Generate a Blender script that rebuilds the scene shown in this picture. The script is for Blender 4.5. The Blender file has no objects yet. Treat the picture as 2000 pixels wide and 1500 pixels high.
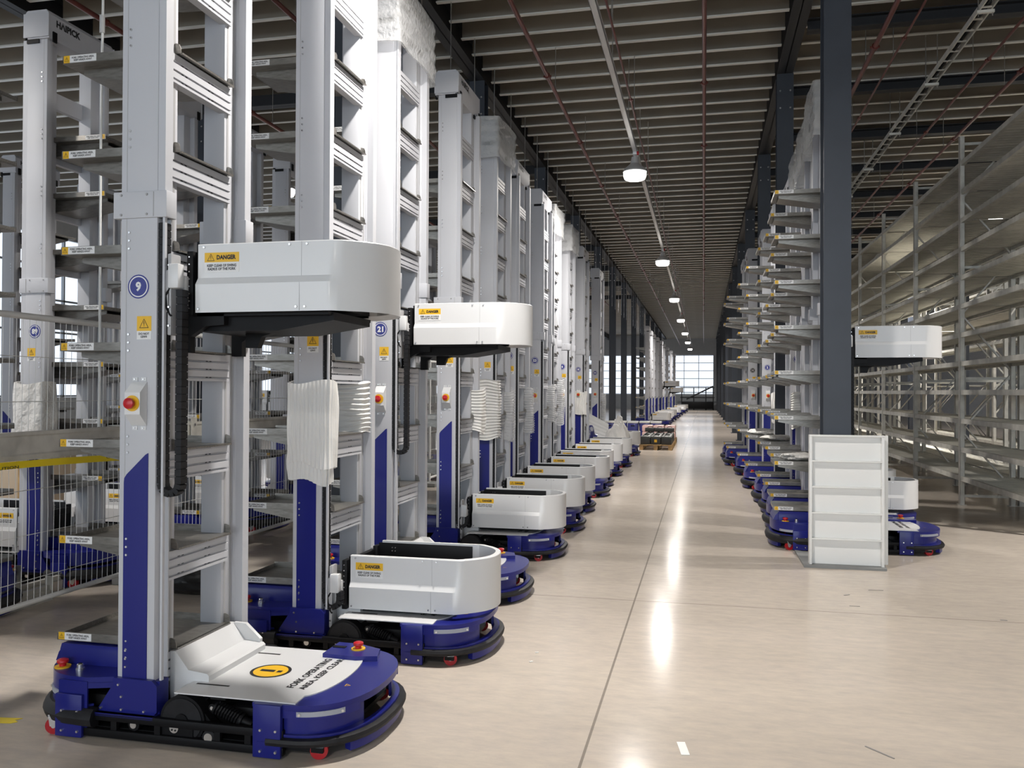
import bpy, bmesh, math, random
from mathutils import Vector, Matrix
R = math.radians
PI = math.pi
random.seed(7)
C = bpy.context.scene.collection
SC = bpy.context.scene

# ------------------------------------------------------------------ materials
def newmat(name):
    m = bpy.data.materials.new(name); m.use_nodes = True
    nt = m.node_tree
    return m, nt, nt.nodes['Principled BSDF']

def pm(name, col, rough=.45, metal=0., noise=0., nscale=6., spec=.5, bump=0., bscale=60., coat=0.):
    m, nt, b = newmat(name)
    b.inputs['Base Color'].default_value = (*col, 1)
    b.inputs['Roughness'].default_value = rough
    b.inputs['Metallic'].default_value = metal
    b.inputs['Specular IOR Level'].default_value = spec
    if coat: b.inputs['Coat Weight'].default_value = coat; b.inputs['Coat Roughness'].default_value = .12
    tc = None
    if noise or bump:
        tc = nt.nodes.new('ShaderNodeTexCoord')
    if noise:
        n = nt.nodes.new('ShaderNodeTexNoise'); n.inputs['Scale'].default_value = nscale; n.inputs['Detail'].default_value = 5
        nt.links.new(tc.outputs['Object'], n.inputs['Vector'])
        r = nt.nodes.new('ShaderNodeValToRGB')
        r.color_ramp.elements[0].position = .3; r.color_ramp.elements[1].position = .7
        r.color_ramp.elements[0].color = (*[c * (1 - noise) for c in col], 1)
        r.color_ramp.elements[1].color = (*[min(1, c * (1 + noise)) for c in col], 1)
        nt.links.new(n.outputs['Fac'], r.inputs['Fac']); nt.links.new(r.outputs['Color'], b.inputs['Base Color'])
    if bump:
        n2 = nt.nodes.new('ShaderNodeTexNoise'); n2.inputs['Scale'].default_value = bscale
        nt.links.new(tc.outputs['Object'], n2.inputs['Vector'])
        bp = nt.nodes.new('ShaderNodeBump'); bp.inputs['Strength'].default_value = bump; bp.inputs['Distance'].default_value = .01
        nt.links.new(n2.outputs['Fac'], bp.inputs['Height']); nt.links.new(bp.outputs['Normal'], b.inputs['Normal'])
    return m

def emit(name, col, s):
    m = bpy.data.materials.new(name); m.use_nodes = True; nt = m.node_tree
    nt.nodes.remove(nt.nodes['Principled BSDF'])
    e = nt.nodes.new('ShaderNodeEmission'); e.inputs[0].default_value = (*col, 1); e.inputs[1].default_value = s
    nt.links.new(e.outputs[0], nt.nodes['Material Output'].inputs[0])
    return m

def film(name, col, alpha, rough=.25, bump=.6, bscale=25.):
    m, nt, b = newmat(name)
    b.inputs['Base Color'].default_value = (*col, 1); b.inputs['Roughness'].default_value = rough
    b.inputs['Alpha'].default_value = alpha
    tc = nt.nodes.new('ShaderNodeTexCoord')
    n2 = nt.nodes.new('ShaderNodeTexNoise'); n2.inputs['Scale'].default_value = bscale; n2.inputs['Detail'].default_value = 4
    nt.links.new(tc.outputs['Object'], n2.inputs['Vector'])
    bp = nt.nodes.new('ShaderNodeBump'); bp.inputs['Strength'].default_value = bump; bp.inputs['Distance'].default_value = .03
    nt.links.new(n2.outputs['Fac'], bp.inputs['Height']); nt.links.new(bp.outputs['Normal'], b.inputs['Normal'])
    return m

def brushed(name, col, rough, noise):
    m, nt, b = newmat(name)
    b.inputs['Metallic'].default_value = .75; b.inputs['Roughness'].default_value = rough
    tc = nt.nodes.new('ShaderNodeTexCoord'); mp = nt.nodes.new('ShaderNodeMapping')
    mp.inputs['Scale'].default_value = (6, 30, 30)
    n = nt.nodes.new('ShaderNodeTexNoise'); n.inputs['Scale'].default_value = 3; n.inputs['Detail'].default_value = 4
    r = nt.nodes.new('ShaderNodeValToRGB')
    r.color_ramp.elements[0].position = .3; r.color_ramp.elements[1].position = .75
    r.color_ramp.elements[0].color = (*[c * (1 - noise) for c in col], 1)
    r.color_ramp.elements[1].color = (*[c * (1 + noise) for c in col], 1)
    nt.links.new(tc.outputs['Object'], mp.inputs['Vector']); nt.links.new(mp.outputs[0], n.inputs['Vector'])
    nt.links.new(n.outputs['Fac'], r.inputs['Fac']); nt.links.new(r.outputs['Color'], b.inputs['Base Color'])
    return m

M = {}
M['mast'] = pm('mast_painted_aluminium', (.57, .58, .615), .5, 0., spec=.3)
M['white'] = pm('cover_white', (.74, .745, .75), .32, coat=.15)
M['blue'] = pm('robot_blue', (.014, .018, .185), .3, spec=.3, coat=.12)
M['black'] = pm('black_plastic', (.007, .007, .008), .5, spec=.2)
M['rubber'] = pm('black_rubber', (.013, .013, .015), .55, spec=.3, noise=.3, nscale=20)
M['blackmetal'] = pm('black_steel', (.006, .006, .007), .5, 0., spec=.18)
M['alu'] = brushed('tray_aluminium', (.29, .275, .25), .36, .24)
M['galv'] = pm('galvanised_steel', (.60, .585, .53), .45, .2, noise=.14, nscale=9)
M['galvdeck'] = pm('galvanised_deck', (.64, .62, .55), .42, .2, noise=.12, nscale=5)
M['silver'] = pm('bright_steel', (.75, .75, .75), .22, .9)
M['red'] = pm('red_button', (.52, .012, .02), .3)
M['redwheel'] = pm('red_polyurethane', (.4, .008, .015), .4)
M['yellow'] = pm('sign_yellow', (.85, .50, .02), .45)
M['print_white'] = pm('print_white', (.84, .84, .84), .5)
M['print_black'] = pm('print_black', (.012, .012, .014), .5)
M['badge'] = pm('badge_blue', (.03, .04, .25), .4)
M['grey'] = pm('grey_paint', (.42, .42, .43), .45)
M['reflector'] = pm('reflector_grey', (.36, .38, .44), .35)
M['column'] = pm('column_blue_grey', (.030, .036, .048), .45, noise=.12, nscale=3)
M['darksteel'] = pm('dark_beam', (.022, .023, .026), .5, spec=.3)
M['joist'] = pm('joist_galvanised', (.74, .73, .68), .42, .2, noise=.06, nscale=2)
M['pipe'] = pm('pipe_red', (.14, .028, .02), .3, .2)
M['foam'] = pm('white_foam', (.86, .85, .82), .6, bump=.2, bscale=40)
M['foam'].node_tree.nodes['Principled BSDF'].inputs['Subsurface Weight'].default_value = .0
M['wrap'] = film('bubble_wrap', (.86, .87, .87), .34, .2, .8, 30)
M['bag'] = film('white_bag', (.88, .86, .82), .96, .3)
M['silverfilm'] = film('silver_film', (.6, .61, .68), 1., .15, 1., 35)
def _tint():
    nt = M['silverfilm'].node_tree; tc = nt.nodes.new('ShaderNodeTexCoord'); v = nt.nodes.new('ShaderNodeTexVoronoi'); v.inputs['Scale'].default_value = 9
    r = nt.nodes.new('ShaderNodeValToRGB'); r.color_ramp.elements[0].position = .3; r.color_ramp.elements[1].position = .6
    r.color_ramp.elements[0].color = (.62, .63, .7, 1); r.color_ramp.elements[1].color = (.03, .035, .2, 1)
    nt.links.new(tc.outputs['Object'], v.inputs['Vector']); nt.links.new(v.outputs['Distance'], r.inputs[0]); nt.links.new(r.outputs[0], nt.nodes['Principled BSDF'].inputs['Base Color'])
_tint()
M['wood'] = pm('pallet_wood', (.42, .27, .12), .7, noise=.3, nscale=8)
M['battery'] = pm('battery_black', (.02, .021, .02), .45)
M['batlid'] = pm('battery_lid_grey', (.22, .23, .22), .4)
M['pink'] = film('pink_cartons', (.70, .46, .43), 1., .35, .5, 18)
M['caseblue'] = pm('case_blue', (.03, .035, .22), .35, coat=.2)
M['panelwhite'] = pm('panel_white', (.80, .80, .78), .4)
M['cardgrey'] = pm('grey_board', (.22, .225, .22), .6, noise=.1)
M['tape'] = pm('yellow_tape', (.92, .70, .01), .35)
M['wire'] = pm('fence_wire', (.78, .78, .76), .35, .1)
M['carton'] = pm('carton_beige', (.55, .44, .32), .7)
M['packs'] = pm('white_packs', (.75, .78, .82), .45, noise=.1, nscale=12, bump=.5, bscale=18)
M['lampcase'] = pm('lamp_housing', (.62, .62, .62), .4, .3)
M['lamp'] = emit('lamp_lens', (1., .96, .90), 9)
M['sky'] = emit('daylight_pane', (.80, .88, 1.), 1.25)
M['fillpane'] = emit('added_fill_pane', (.80, .90, 1.), 5.)  # pane of the unseen back window, added as fill and brighter than the others
M['framegrey'] = pm('window_frame_grey', (.32, .35, .38), .5)
M['wallpaint'] = pm('wall_panel_grey', (.42, .44, .46), .6, noise=.05)
M['blackbag'] = pm('black_bag', (.012, .012, .013), .35, bump=.6, bscale=14)
M['strap'] = pm('blue_strap', (.03, .12, .35), .5)
M['scrap'] = pm('grey_scrap', (.25, .24, .23), .7)

def floor_mat():
    m, nt, b = newmat('polished_concrete')
    L = nt.links.new; N = nt.nodes.new
    tc = N('ShaderNodeTexCoord')
    n1 = N('ShaderNodeTexNoise'); n1.inputs['Scale'].default_value = .55; n1.inputs['Detail'].default_value = 8; n1.inputs['Roughness'].default_value = .62
    n2 = N('ShaderNodeTexNoise'); n2.inputs['Scale'].default_value = 7; n2.inputs['Detail'].default_value = 8; n2.inputs['Roughness'].default_value = .7
    mp = N('ShaderNodeMapping'); mp.inputs['Scale'].default_value = (1, 2.6, 1)
    L(tc.outputs['Object'], mp.inputs[0]); L(mp.outputs[0], n1.inputs['Vector']); L(mp.outputs[0], n2.inputs['Vector'])
    r1 = N('ShaderNodeValToRGB'); r1.color_ramp.elements[0].position = .3; r1.color_ramp.elements[1].position = .72
    r1.color_ramp.elements[0].color = (.51, .455, .395, 1); r1.color_ramp.elements[1].color = (.59, .525, .455, 1)
    r2 = N('ShaderNodeValToRGB'); r2.color_ramp.elements[0].position = .32; r2.color_ramp.elements[1].position = .66
    r2.color_ramp.elements[0].color = (.86, .86, .88, 1); r2.color_ramp.elements[1].color = (1.03, 1.02, 1.0, 1)
    L(n1.outputs['Fac'], r1.inputs[0]); L(n2.outputs['Fac'], r2.inputs[0])
    mul = N('ShaderNodeMix'); mul.data_type = 'RGBA'; mul.blend_type = 'MULTIPLY'; mul.inputs[0].default_value = 1
    L(r1.outputs[0], mul.inputs[6]); L(r2.outputs[0], mul.inputs[7])
    # saw-cut joints: two thin lines per slab
    sx = N('ShaderNodeSeparateXYZ'); L(tc.outputs['Object'], sx.inputs[0])
    def line(sock, off, period, w):
        a = N('ShaderNodeMath'); a.operation = 'SUBTRACT'; L(sock, a.inputs[0]); a.inputs[1].default_value = off - period / 2
        c = N('ShaderNodeMath'); c.operation = 'FLOORED_MODULO'; L(a.outputs[0], c.inputs[0]); c.inputs[1].default_value = period
        d = N('ShaderNodeMath'); d.operation = 'SUBTRACT'; L(c.outputs[0], d.inputs[0]); d.inputs[1].default_value = period / 2
        e = N('ShaderNodeMath'); e.operation = 'ABSOLUTE'; L(d.outputs[0], e.inputs[0])
        f = N('ShaderNodeMath'); f.operation = 'LESS_THAN'; L(e.outputs[0], f.inputs[0]); f.inputs[1].default_value = w
        return f.outputs[0]
    lx = line(sx.outputs[0], -.48, 5.2, .006); ly = line(sx.outputs[1], 6.17, 14.0, .005)
    mx = N('ShaderNodeMath'); mx.operation = 'MAXIMUM'; L(lx, mx.inputs[0]); L(ly, mx.inputs[1])
    mf = N('ShaderNodeMath'); mf.operation = 'MULTIPLY'; L(mx.outputs[0], mf.inputs[0]); mf.inputs[1].default_value = .72
    mj = N('ShaderNodeMix'); mj.data_type = 'RGBA'; L(mf.outputs[0], mj.inputs[0]); L(mul.outputs[2], mj.inputs[6]); mj.inputs[7].default_value = (.16, .14, .12, 1)
    L(mj.outputs[2], b.inputs['Base Color'])
    rr = N('ShaderNodeMapRange'); L(n2.outputs['Fac'], rr.inputs[0]); rr.inputs[3].default_value = .10; rr.inputs[4].default_value = .20
    L(rr.outputs[0], b.inputs['Roughness'])
    b.inputs['Specular IOR Level'].default_value = .045
    return m
M['floor'] = floor_mat()

def deck_mat():
    m, nt, b = newmat('mezzanine_board')
    N = nt.nodes.new; L = nt.links.new
    tc = N('ShaderNodeTexCoord'); mp = N('ShaderNodeMapping'); mp.inputs['Scale'].default_value = (.5, 1.2, 1)
    n = N('ShaderNodeTexNoise'); n.inputs['Scale'].default_value = 1.2; n.inputs['Detail'].default_value = 5
    r = N('ShaderNodeValToRGB'); r.color_ramp.elements[0].position = .35; r.color_ramp.elements[1].position = .65
    r.color_ramp.elements[0].color = (.26, .237, .20, 1); r.color_ramp.elements[1].color = (.35, .312, .255, 1)
    L(tc.outputs['Object'], mp.inputs[0]); L(mp.outputs[0], n.inputs['Vector']); L(n.outputs['Fac'], r.inputs[0]); L(r.outputs[0], b.inputs['Base Color'])
    b.inputs['Roughness'].default_value = .7
    return m
M['deck'] = deck_mat()

# ------------------------------------------------------------------ text outlines
_txt = {}
def text_geo(s, bold=.012):
    key = (s, bold)
    if key in _txt: return _txt[key]
    cu = bpy.data.curves.new('t', 'FONT'); cu.body = s; cu.size = 1; cu.align_x = 'CENTER'; cu.align_y = 'CENTER'
    cu.offset = bold; cu.resolution_u = 2; cu.space_line = .95
    o = bpy.data.objects.new('t', cu); C.objects.link(o)
    dg = bpy.context.evaluated_depsgraph_get()
    me = bpy.data.meshes.new_from_object(o.evaluated_get(dg))
    vs = [tuple(v.co) for v in me.vertices]; fs = [tuple(p.vertices) for p in me.polygons]
    bpy.data.objects.remove(o); bpy.data.meshes.remove(me); bpy.data.curves.remove(cu)
    xs = [v[0] for v in vs]; ys = [v[1] for v in vs]
    cx = (min(xs) + max(xs)) / 2; cy = (min(ys) + max(ys)) / 2
    vs = [(v[0] - cx, v[1] - cy) for v in vs]
    _txt[key] = (vs, fs, max(xs) - min(xs), max(ys) - min(ys))
    return _txt[key]

# ------------------------------------------------------------------ mesh builder
class MB:
    def __init__(s): s.v = []; s.f = []; s.m = []; s.mats = []
    def mi(s, mat):
        mat = M[mat]
        if mat not in s.mats: s.mats.append(mat)
        return s.mats.index(mat)
    def add(s, vs, fs, mat):
        k = len(s.v); i = s.mi(mat)
        s.v += [tuple(v) for v in vs]
        for f in fs: s.f.append(tuple(k + a for a in f)); s.m.append(i)
        return s
    def box(s, x0, x1, y0, y1, z0, z1, mat, b=0):
        if b:
            bm = bmesh.new(); bmesh.ops.create_cube(bm, size=1)
            for v in bm.verts: v.co = ((x0 + x1) / 2 + v.co.x * (x1 - x0), (y0 + y1) / 2 + v.co.y * (y1 - y0), (z0 + z1) / 2 + v.co.z * (z1 - z0))
            bmesh.ops.bevel(bm, geom=bm.edges[:], offset=b, segments=2, profile=.5, affect='EDGES')
            bm.verts.index_update()
            s.add([v.co[:] for v in bm.verts], [[v.index for v in f.verts] for f in bm.faces], mat); bm.free()
            return s
        vs = [(x, y, z) for x in (x0, x1) for y in (y0, y1) for z in (z0, z1)]
        return s.add(vs, [(0, 1, 3, 2), (4, 6, 7, 5), (0, 4, 5, 1), (2, 3, 7, 6), (0, 2, 6, 4), (1, 5, 7, 3)], mat)
    def bar(s, p0, p1, w, h, mat, up=(0, 0, 1)):
        p0 = Vector(p0); p1 = Vector(p1); d = (p1 - p0).normalized(); u = Vector(up)
        a = d.cross(u)
        if a.length < 1e-4: a = d.cross(Vector((0, 1, 0)))
        a.normalize(); c = a.cross(d)
        vs = [p + a * (i * w / 2) + c * (j * h / 2) for p in (p0, p1) for i, j in ((-1, -1), (1, -1), (1, 1), (-1, 1))]
        return s.add(vs, [(0, 1, 2, 3), (7, 6, 5, 4), (0, 4, 5, 1), (1, 5, 6, 2), (2, 6, 7, 3), (3, 7, 4, 0)], mat)
    def cyl(s, p0, p1, r0, mat, r1=None, n=14, caps=True):
        r1 = r0 if r1 is None else r1
        p0 = Vector(p0); p1 = Vector(p1); d = (p1 - p0).normalized()
        a = d.cross(Vector((0, 0, 1)))
        if a.length < 1e-3: a = d.cross(Vector((0, 1, 0)))
        a.normalize(); c = a.cross(d)
        vs = []
        for p, r in ((p0, r0), (p1, r1)):
            vs += [p + (a * math.cos(2 * PI * k / n) + c * math.sin(2 * PI * k / n)) * r for k in range(n)]
        fs = [(k, (k + 1) % n, n + (k + 1) % n, n + k) for k in range(n)]
        if caps: fs += [tuple(range(n))[::-1], tuple(range(n, 2 * n))]
        return s.add(vs, fs, mat)
    def lathe(s, prof, base, axis, mat, n=16):
        base = Vector(base); d = Vector(axis).normalized()
        a = d.cross(Vector((0, 0, 1)))
        if a.length < 1e-3: a = d.cross(Vector((0, 1, 0)))
        a.normalize(); c = a.cross(d); vs = []
        for r, h in prof:
            vs += [base + d * h + (a * math.cos(2 * PI * k / n) + c * math.sin(2 * PI * k / n)) * max(r, 1e-4) for k in range(n)]
        fs = []
        for j in range(len(prof) - 1):
            fs += [(j * n + k, j * n + (k + 1) % n, (j + 1) * n + (k + 1) % n, (j + 1) * n + k) for k in range(n)]
        fs += [tuple(range(n))[::-1], tuple(range((len(prof) - 1) * n, len(prof) * n))]
        return s.add(vs, fs, mat)
    def prism(s, pts, axis, a0, a1, mat):
        n = len(pts)
        def P(p, a):
            return {'x': (a, p[0], p[1]), 'y': (p[0], a, p[1]), 'z': (p[0], p[1], a)}[axis]
        vs = [P(p, a0) for p in pts] + [P(p, a1) for p in pts]
        fs = [tuple(range(n)), tuple(range(n, 2 * n))[::-1]] + [(k, n + k, n + (k + 1) % n, (k + 1) % n) for k in range(n)]
        return s.add(vs, fs, mat)
    def tube(s, pts, r, mat, n=8, close=False):
        pts = [Vector(p) for p in pts]; N = len(pts); vs = []; prev = None
        for i, p in enumerate(pts):
            d = (pts[min(i + 1, N - 1)] - pts[max(i - 1, 0)]).normalized()
            a = d.cross(Vector((0, 0, 1))) if prev is None else prev - d * prev.dot(d)
            if a.length < 1e-3: a = d.cross(Vector((0, 1, 0)))
            a.normalize(); prev = a; c = a.cross(d)
            vs += [p + (a * math.cos(2 * PI * k / n) + c * math.sin(2 * PI * k / n)) * r for k in range(n)]
        fs = [(i * n + k, i * n + (k + 1) % n, (i + 1) * n + (k + 1) % n, (i + 1) * n + k) for i in range(N - 1) for k in range(n)]
        fs += [tuple(range(n))[::-1], tuple(range((N - 1) * n, N * n))]
        return s.add(vs, fs, mat)
    def ring(s, outer, inner, axis, a0, a1, mat):
        # extruded band between two matching open or closed polylines
        n = len(outer)
        def P(p, a):
            return {'x': (a, p[0], p[1]), 'y': (p[0], a, p[1]), 'z': (p[0], p[1], a)}[axis]
        vs = [P(p, a) for a in (a0, a1) for q in (outer, inner) for p in q]
        o0, i0, o1, i1 = 0, n, 2 * n, 3 * n; fs = []
        for k in range(n - 1):
            fs += [(o0 + k, o0 + k + 1, o1 + k + 1, o1 + k), (i0 + k, i1 + k, i1 + k + 1, i0 + k + 1),
                   (o1 + k, o1 + k + 1, i1 + k + 1, i1 + k), (o0 + k, i0 + k, i0 + k + 1, o0 + k + 1)]
        fs += [(o0, o1, i1, i0), (o0 + n - 1, i0 + n - 1, i1 + n - 1, o1 + n - 1)]
        return s.add(vs, fs, mat)
    def text(s, t, height, pos, right, up, mat, width=None, bold=.012):
        vs, fs, w, h = text_geo(t, bold)
        ky = height / h; kx = ky if width is None else width / w
        p = Vector(pos); r = Vector(right); u = Vector(up)
        return s.add([p + r * (v[0] * kx) + u * (v[1] * ky) for v in vs], fs, mat)
    def quad(s, pos, right, up, w, h, mat, th=.0012):
        p = Vector(pos); r = Vector(right) * (w / 2); u = Vector(up) * (h / 2); n = Vector(right).cross(Vector(up)).normalized() * th
        vs = [p - r - u, p + r - u, p + r + u, p - r + u]; vs = [v - n for v in vs] + vs
        return s.add(vs, [(0, 3, 2, 1), (4, 5, 6, 7), (0, 1, 5, 4), (1, 2, 6, 5), (2, 3, 7, 6), (3, 0, 4, 7)], mat)
    def tri_outline(s, pos, right, up, size, mat, t=.1):
        p = Vector(pos); r = Vector(right); u = Vector(up)
        A = [(-.5, -.42), (.5, -.42), (0, .46)]; B = [(a * (1 - 2.6 * t), b * (1 - 2.6 * t) - .02) for a, b in A]
        vs = [p + r * (a * size) + u * (b * size) for a, b in A + B]
        s.add(vs, [(0, 1, 4, 3), (1, 2, 5, 4), (2, 0, 3, 5)], mat)
        w = size * .035
        s.add([p + r * a + u * b for a, b in ((-w, -.12 * size), (w, -.12 * size), (w, .2 * size), (-w, .2 * size))], [(0, 1, 2, 3)], mat)
        s.add([p + r * a + u * b for a, b in ((-w, -.26 * size), (w, -.26 * size), (w, -.18 * size), (-w, -.18 * size))], [(0, 1, 2, 3)], mat)
        return s
    def disc(s, pos, right, up, r, mat, n=28, r_in=0):
        p = Vector(pos); a = Vector(right); u = Vector(up)
        o = [p + a * (r * math.cos(2 * PI * k / n)) + u * (r * math.sin(2 * PI * k / n)) for k in range(n)]
        if not r_in: return s.add(o, [tuple(range(n))], mat)
        i = [p + a * (r_in * math.cos(2 * PI * k / n)) + u * (r_in * math.sin(2 * PI * k / n)) for k in range(n)]
        return s.add(o + i, [(k, (k + 1) % n, n + (k + 1) % n, n + k) for k in range(n)], mat)
    def mesh(s, name, ang=35):
        me = bpy.data.meshes.new(name)
        me.from_pydata(s.v, [], s.f)
        for m in s.mats: me.materials.append(m)
        me.polygons.foreach_set('material_index', s.m)
        bm = bmesh.new(); bm.from_mesh(me); bmesh.ops.recalc_face_normals(bm, faces=bm.faces[:]); bm.to_mesh(me); bm.free()
        me.polygons.foreach_set('use_smooth', [True] * len(me.polygons))
        me.set_sharp_from_angle(angle=R(ang)); me.update()
        return me

def put(name, me, parent=None, loc=(0, 0, 0), rot=(0, 0, 0), scale=None):
    o = bpy.data.objects.new(name, me); C.objects.link(o)
    o.location = loc; o.rotation_euler = rot
    if scale: o.scale = scale
    if parent: o.parent = parent
    return o
def tag(o, label, cat, group=None):
    o['label'] = label; o['category'] = cat
    if group: o['group'] = group
    return o
def thing(name, label, cat, loc=(0, 0, 0), rz=0, group=None):
    o = bpy.data.objects.new(name, None); C.objects.link(o); o.empty_display_size = .1
    o.location = loc; o.rotation_euler = (0, 0, rz)
    return tag(o, label, cat, group)
def struct(name, b, loc=(0, 0, 0), me=None):
    o = put(name, me or b.mesh(name), None, loc); o['kind'] = 'structure'; return o

X_, Y_, Z_ = Vector((1, 0, 0)), Vector((0, 1, 0)), Vector((0, 0, 1))

# ------------------------------------------------------------------ the robot, in its own frame
# x along the robot (trays at -x, fork at +x), y across, z up; base 1.6 x 0.8 m, masts 4.4 m
TRAY = [.392 + .4407 * k for k in range(8)]
TOP = 4.42
def dcurve(cx, a, b, sx, n=18, p=.82):
    # half outline of one end of the base, from the near side (-y) round to the far side (+y)
    pts = []
    for k in range(n + 1):
        t = -PI / 2 + PI * k / n
        c, s_ = math.cos(t), math.sin(t)
        pts.append((cx + sx * a * abs(c) ** p, b * math.copysign(abs(s_) ** p, s_)))
    return pts
def bolt(b, x, y, z, s, r=.007, mat='silver'):
    b.cyl((x, y, z), (x, y + s * .006, z), r, mat, r * .75, n=8)

T = {}
def build_templates():
    # chassis
    b = MB()
    for s in (-1, 1):
        y0, y1 = (-.40, -.375) if s < 0 else (.375, .40)
        b.box(-.50, .44, y0, y1, .085, .118, 'blackmetal', .003)
        b.box(-.50, .44, y0, y1, .014, .048, 'blackmetal', .003)
        for x in (-.35, -.14, .14, .28): b.box(x - .014, x + .014, y0 + .004, y1 - .004, .046, .088, 'blackmetal')
    b.box(-.60, .60, -.37, .37, .03, .05, 'black')
    b.box(-.48, .43, -.30, .30, .05, .125, 'black')
    b.box(-.56, -.42, -.33, .33, .05, .17, 'black', .01)
    b.box(.33, .52, -.34, .34, .05, .19, 'black', .01)
    b.box(.10, .32, -.30, .30, .10, .16, 'black', .01)
    for s in (-1, 1):
        b.box(-.16, .02, s * .372 - .012, s * .372 + .012, .04, .112, 'blackmetal')
        b.cyl((-.26, s * .35, .075), (-.26, s * .385, .075), .026, 'black', n=16)
        b.cyl((-.26, s * .386, .075), (-.26, s * .39, .075), .015, 'silver', n=12)
        b.cyl((.10, s * .36, .058), (.10, s * .392, .058), .03, 'rubber', n=16)
        b.cyl((.10, s * .392, .058), (.10, s * .398, .058), .019, 'silver', n=14)
        b.cyl((-.065, s * .384, .08), (-.065, s * .39, .08), .021, 'silver', n=16)
        for a in range(4): b.cyl((-.065 + .011 * math.cos(a * 1.57 + .7), s * .388, .08 + .011 * math.sin(a * 1.57 + .7)), (-.065 + .011 * math.cos(a * 1.57 + .7), s * .392, .08 + .011 * math.sin(a * 1.57 + .7)), .004, 'black', n=6)
        b.box(-.13, .03, s * .388 - .003, s * .388 + .003, .036, .044, 'silver')
        b.box(.16, .26, s * .385 - .003, s * .385 + .003, .088, .096, 'silver')
        b.tube([(-.34, s * .33, .04), (-.31, s * .34, .055), (-.28, s * .345, .08), (-.26, s * .35, .11)], .005, 'black', 6)
    T['chassis_frame'] = b.mesh('chassis_frame')
    # drive wheel under its half-round guard
    b = MB()
    b.cyl((0, -.03, 0), (0, .03, 0), .104, 'black', n=36)
    b.cyl((0, -.034, 0), (0, -.03, 0), .092, 'rubber', n=36)
    b.cyl((0, -.04, 0), (0, .04, 0), .03, 'blackmetal', n=14)
    b.prism([(.085, .05), (.13, -.0), (.16, -.02), (.10, -.03)], 'y', -.02, .02, 'blackmetal')
    T['drive_wheel'] = b.mesh('drive_wheel')
    # spring shock absorber along +x, sloping down
    b = MB()
    p0, p1 = Vector((0, 0, .168)), Vector((.175, 0, .105)); d = (p1 - p0)
    b.cyl(p0, p1, .012, 'silver', n=10)
    b.cyl(p0 + d * .62, p1, .018, 'black', n=12)
    hel = [p0 + d * (.08 + .62 * t / 80) + Vector((.3378, 0, .9412)) * .025 * math.cos(t * .7) + Y_ * .025 * math.sin(t * .7) for t in range(81)]
    b.tube(hel, .0055, 'blackmetal', 6)
    b.cyl(p0 + d * .03, p0 + d * .08, .029, 'black', n=14); b.cyl(p0 + d * .7, p0 + d * .76, .029, 'black', n=14)
    b.cyl(p0 - Y_ * .02, p0 + Y_ * .02, .017, 'blackmetal', n=14); b.cyl(p0 - Y_ * .024, p0 - Y_ * .02, .008, 'silver', n=8)
    T['shock_absorber'] = b.mesh('shock_absorber')
    # caster
    b = MB()
    b.cyl((0, -.016, .036), (0, .016, .036), .036, 'redwheel', n=20)
    b.cyl((0, -.019, .036), (0, .019, .036), .010, 'silver', n=10)
    b.prism([(-.014, .036), (.014, .036), (.028, .082), (-.022, .082)], 'y', -.021, -.017, 'silver')
    b.prism([(-.014, .036), (.014, .036), (.028, .082), (-.022, .082)], 'y', .017, .021, 'silver')
    b.box(-.022, .028, -.021, .021, .08, .086, 'silver')
    T['caster_wheel'] = b.mesh('caster_wheel')
    # front hood, D-shaped, with open face above the bumper
    dn = dcurve(.435, .30, .395, 1)
    b = MB()
    top = [(.30, -.395)] + dn + [(.30, .395)]
    b.prism(top, 'z', .205, .222, 'blue')
    inner = dcurve(.435, .285, .38, 1)
    b.ring(dn, inner, 'z', .194, .206, 'blue')
    for s in (-1, 1):
        sd = [p for p in dcurve(.435, .30, .395, 1, 60) if p[1] * s > .21]
        b.ring(sd, [(x - .012, y * .97) for x, y in sd], 'z', .168, .2, 'blue')
        sd = [p for p in dcurve(.435, .272, .38, 1, 60) if p[1] * s > .15]
        b.ring(sd, [(x - .012, y * .97) for x, y in sd], 'z', .085, .2, 'blue')
    back = dcurve(.42, .10, .30, 1)
    b.ring(back, dcurve(.42, .08, .28, 1), 'z', .10, .206, 'black')  # inner wall of the blue hood, coloured black for the shade in its recess
    b.prism([(.33, .20), (.50, .19), (.60, .22), (.57, .33), (.44, .385), (.33, .39)], 'z', .22, .246, 'blue')
    b.box(.335, .40, .30, .325, .246, .249, 'black')
    b.tri_outline((.60, -.12, .2232), -Y_, X_, .028, 'yellow', .12)
    T['front_hood'] = b.mesh('front_hood')
    # rear hood with raised step under the trays
    dl = dcurve(-.52, .285, .395, -1)
    b = MB()
    pl = [(-.335, -.345), (-.478, -.395)] + dl + [(-.478, .395), (-.335, .345)]
    b.prism(pl, 'z', .238, .262, 'blue')
    b.ring(dl, dcurve(-.52, .27, .38, -1), 'z', .165, .24, 'blue')
    for s in (-1, 1):
        b.prism([(-.62, .05), (-.478, .05), (-.478, .245), (-.62, .245)], 'y', s * .395 - .004, s * .395 + .004, 'blue')
        b.prism([(-.478, s * .395), (-.335, s * .345), (-.335, s * .335), (-.478, s * .38)], 'z', .215, .24, 'blue')
    b.prism([(-.25, .26), (-.25, .325), (-.24, .347), (.24, .347), (.25, .325), (.25, .26)], 'x', -.742, -.22, 'blue')
    b.prism([(-.742, .26), (-.742, .34), (-.775, .30), (-.79, .26)], 'y', -.22, .22, 'blue')
    b.box(-.51, -.495, -.399, -.394, .12, .18, 'silver'); 
    T['rear_hood'] = b.mesh('rear_hood')
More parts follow.
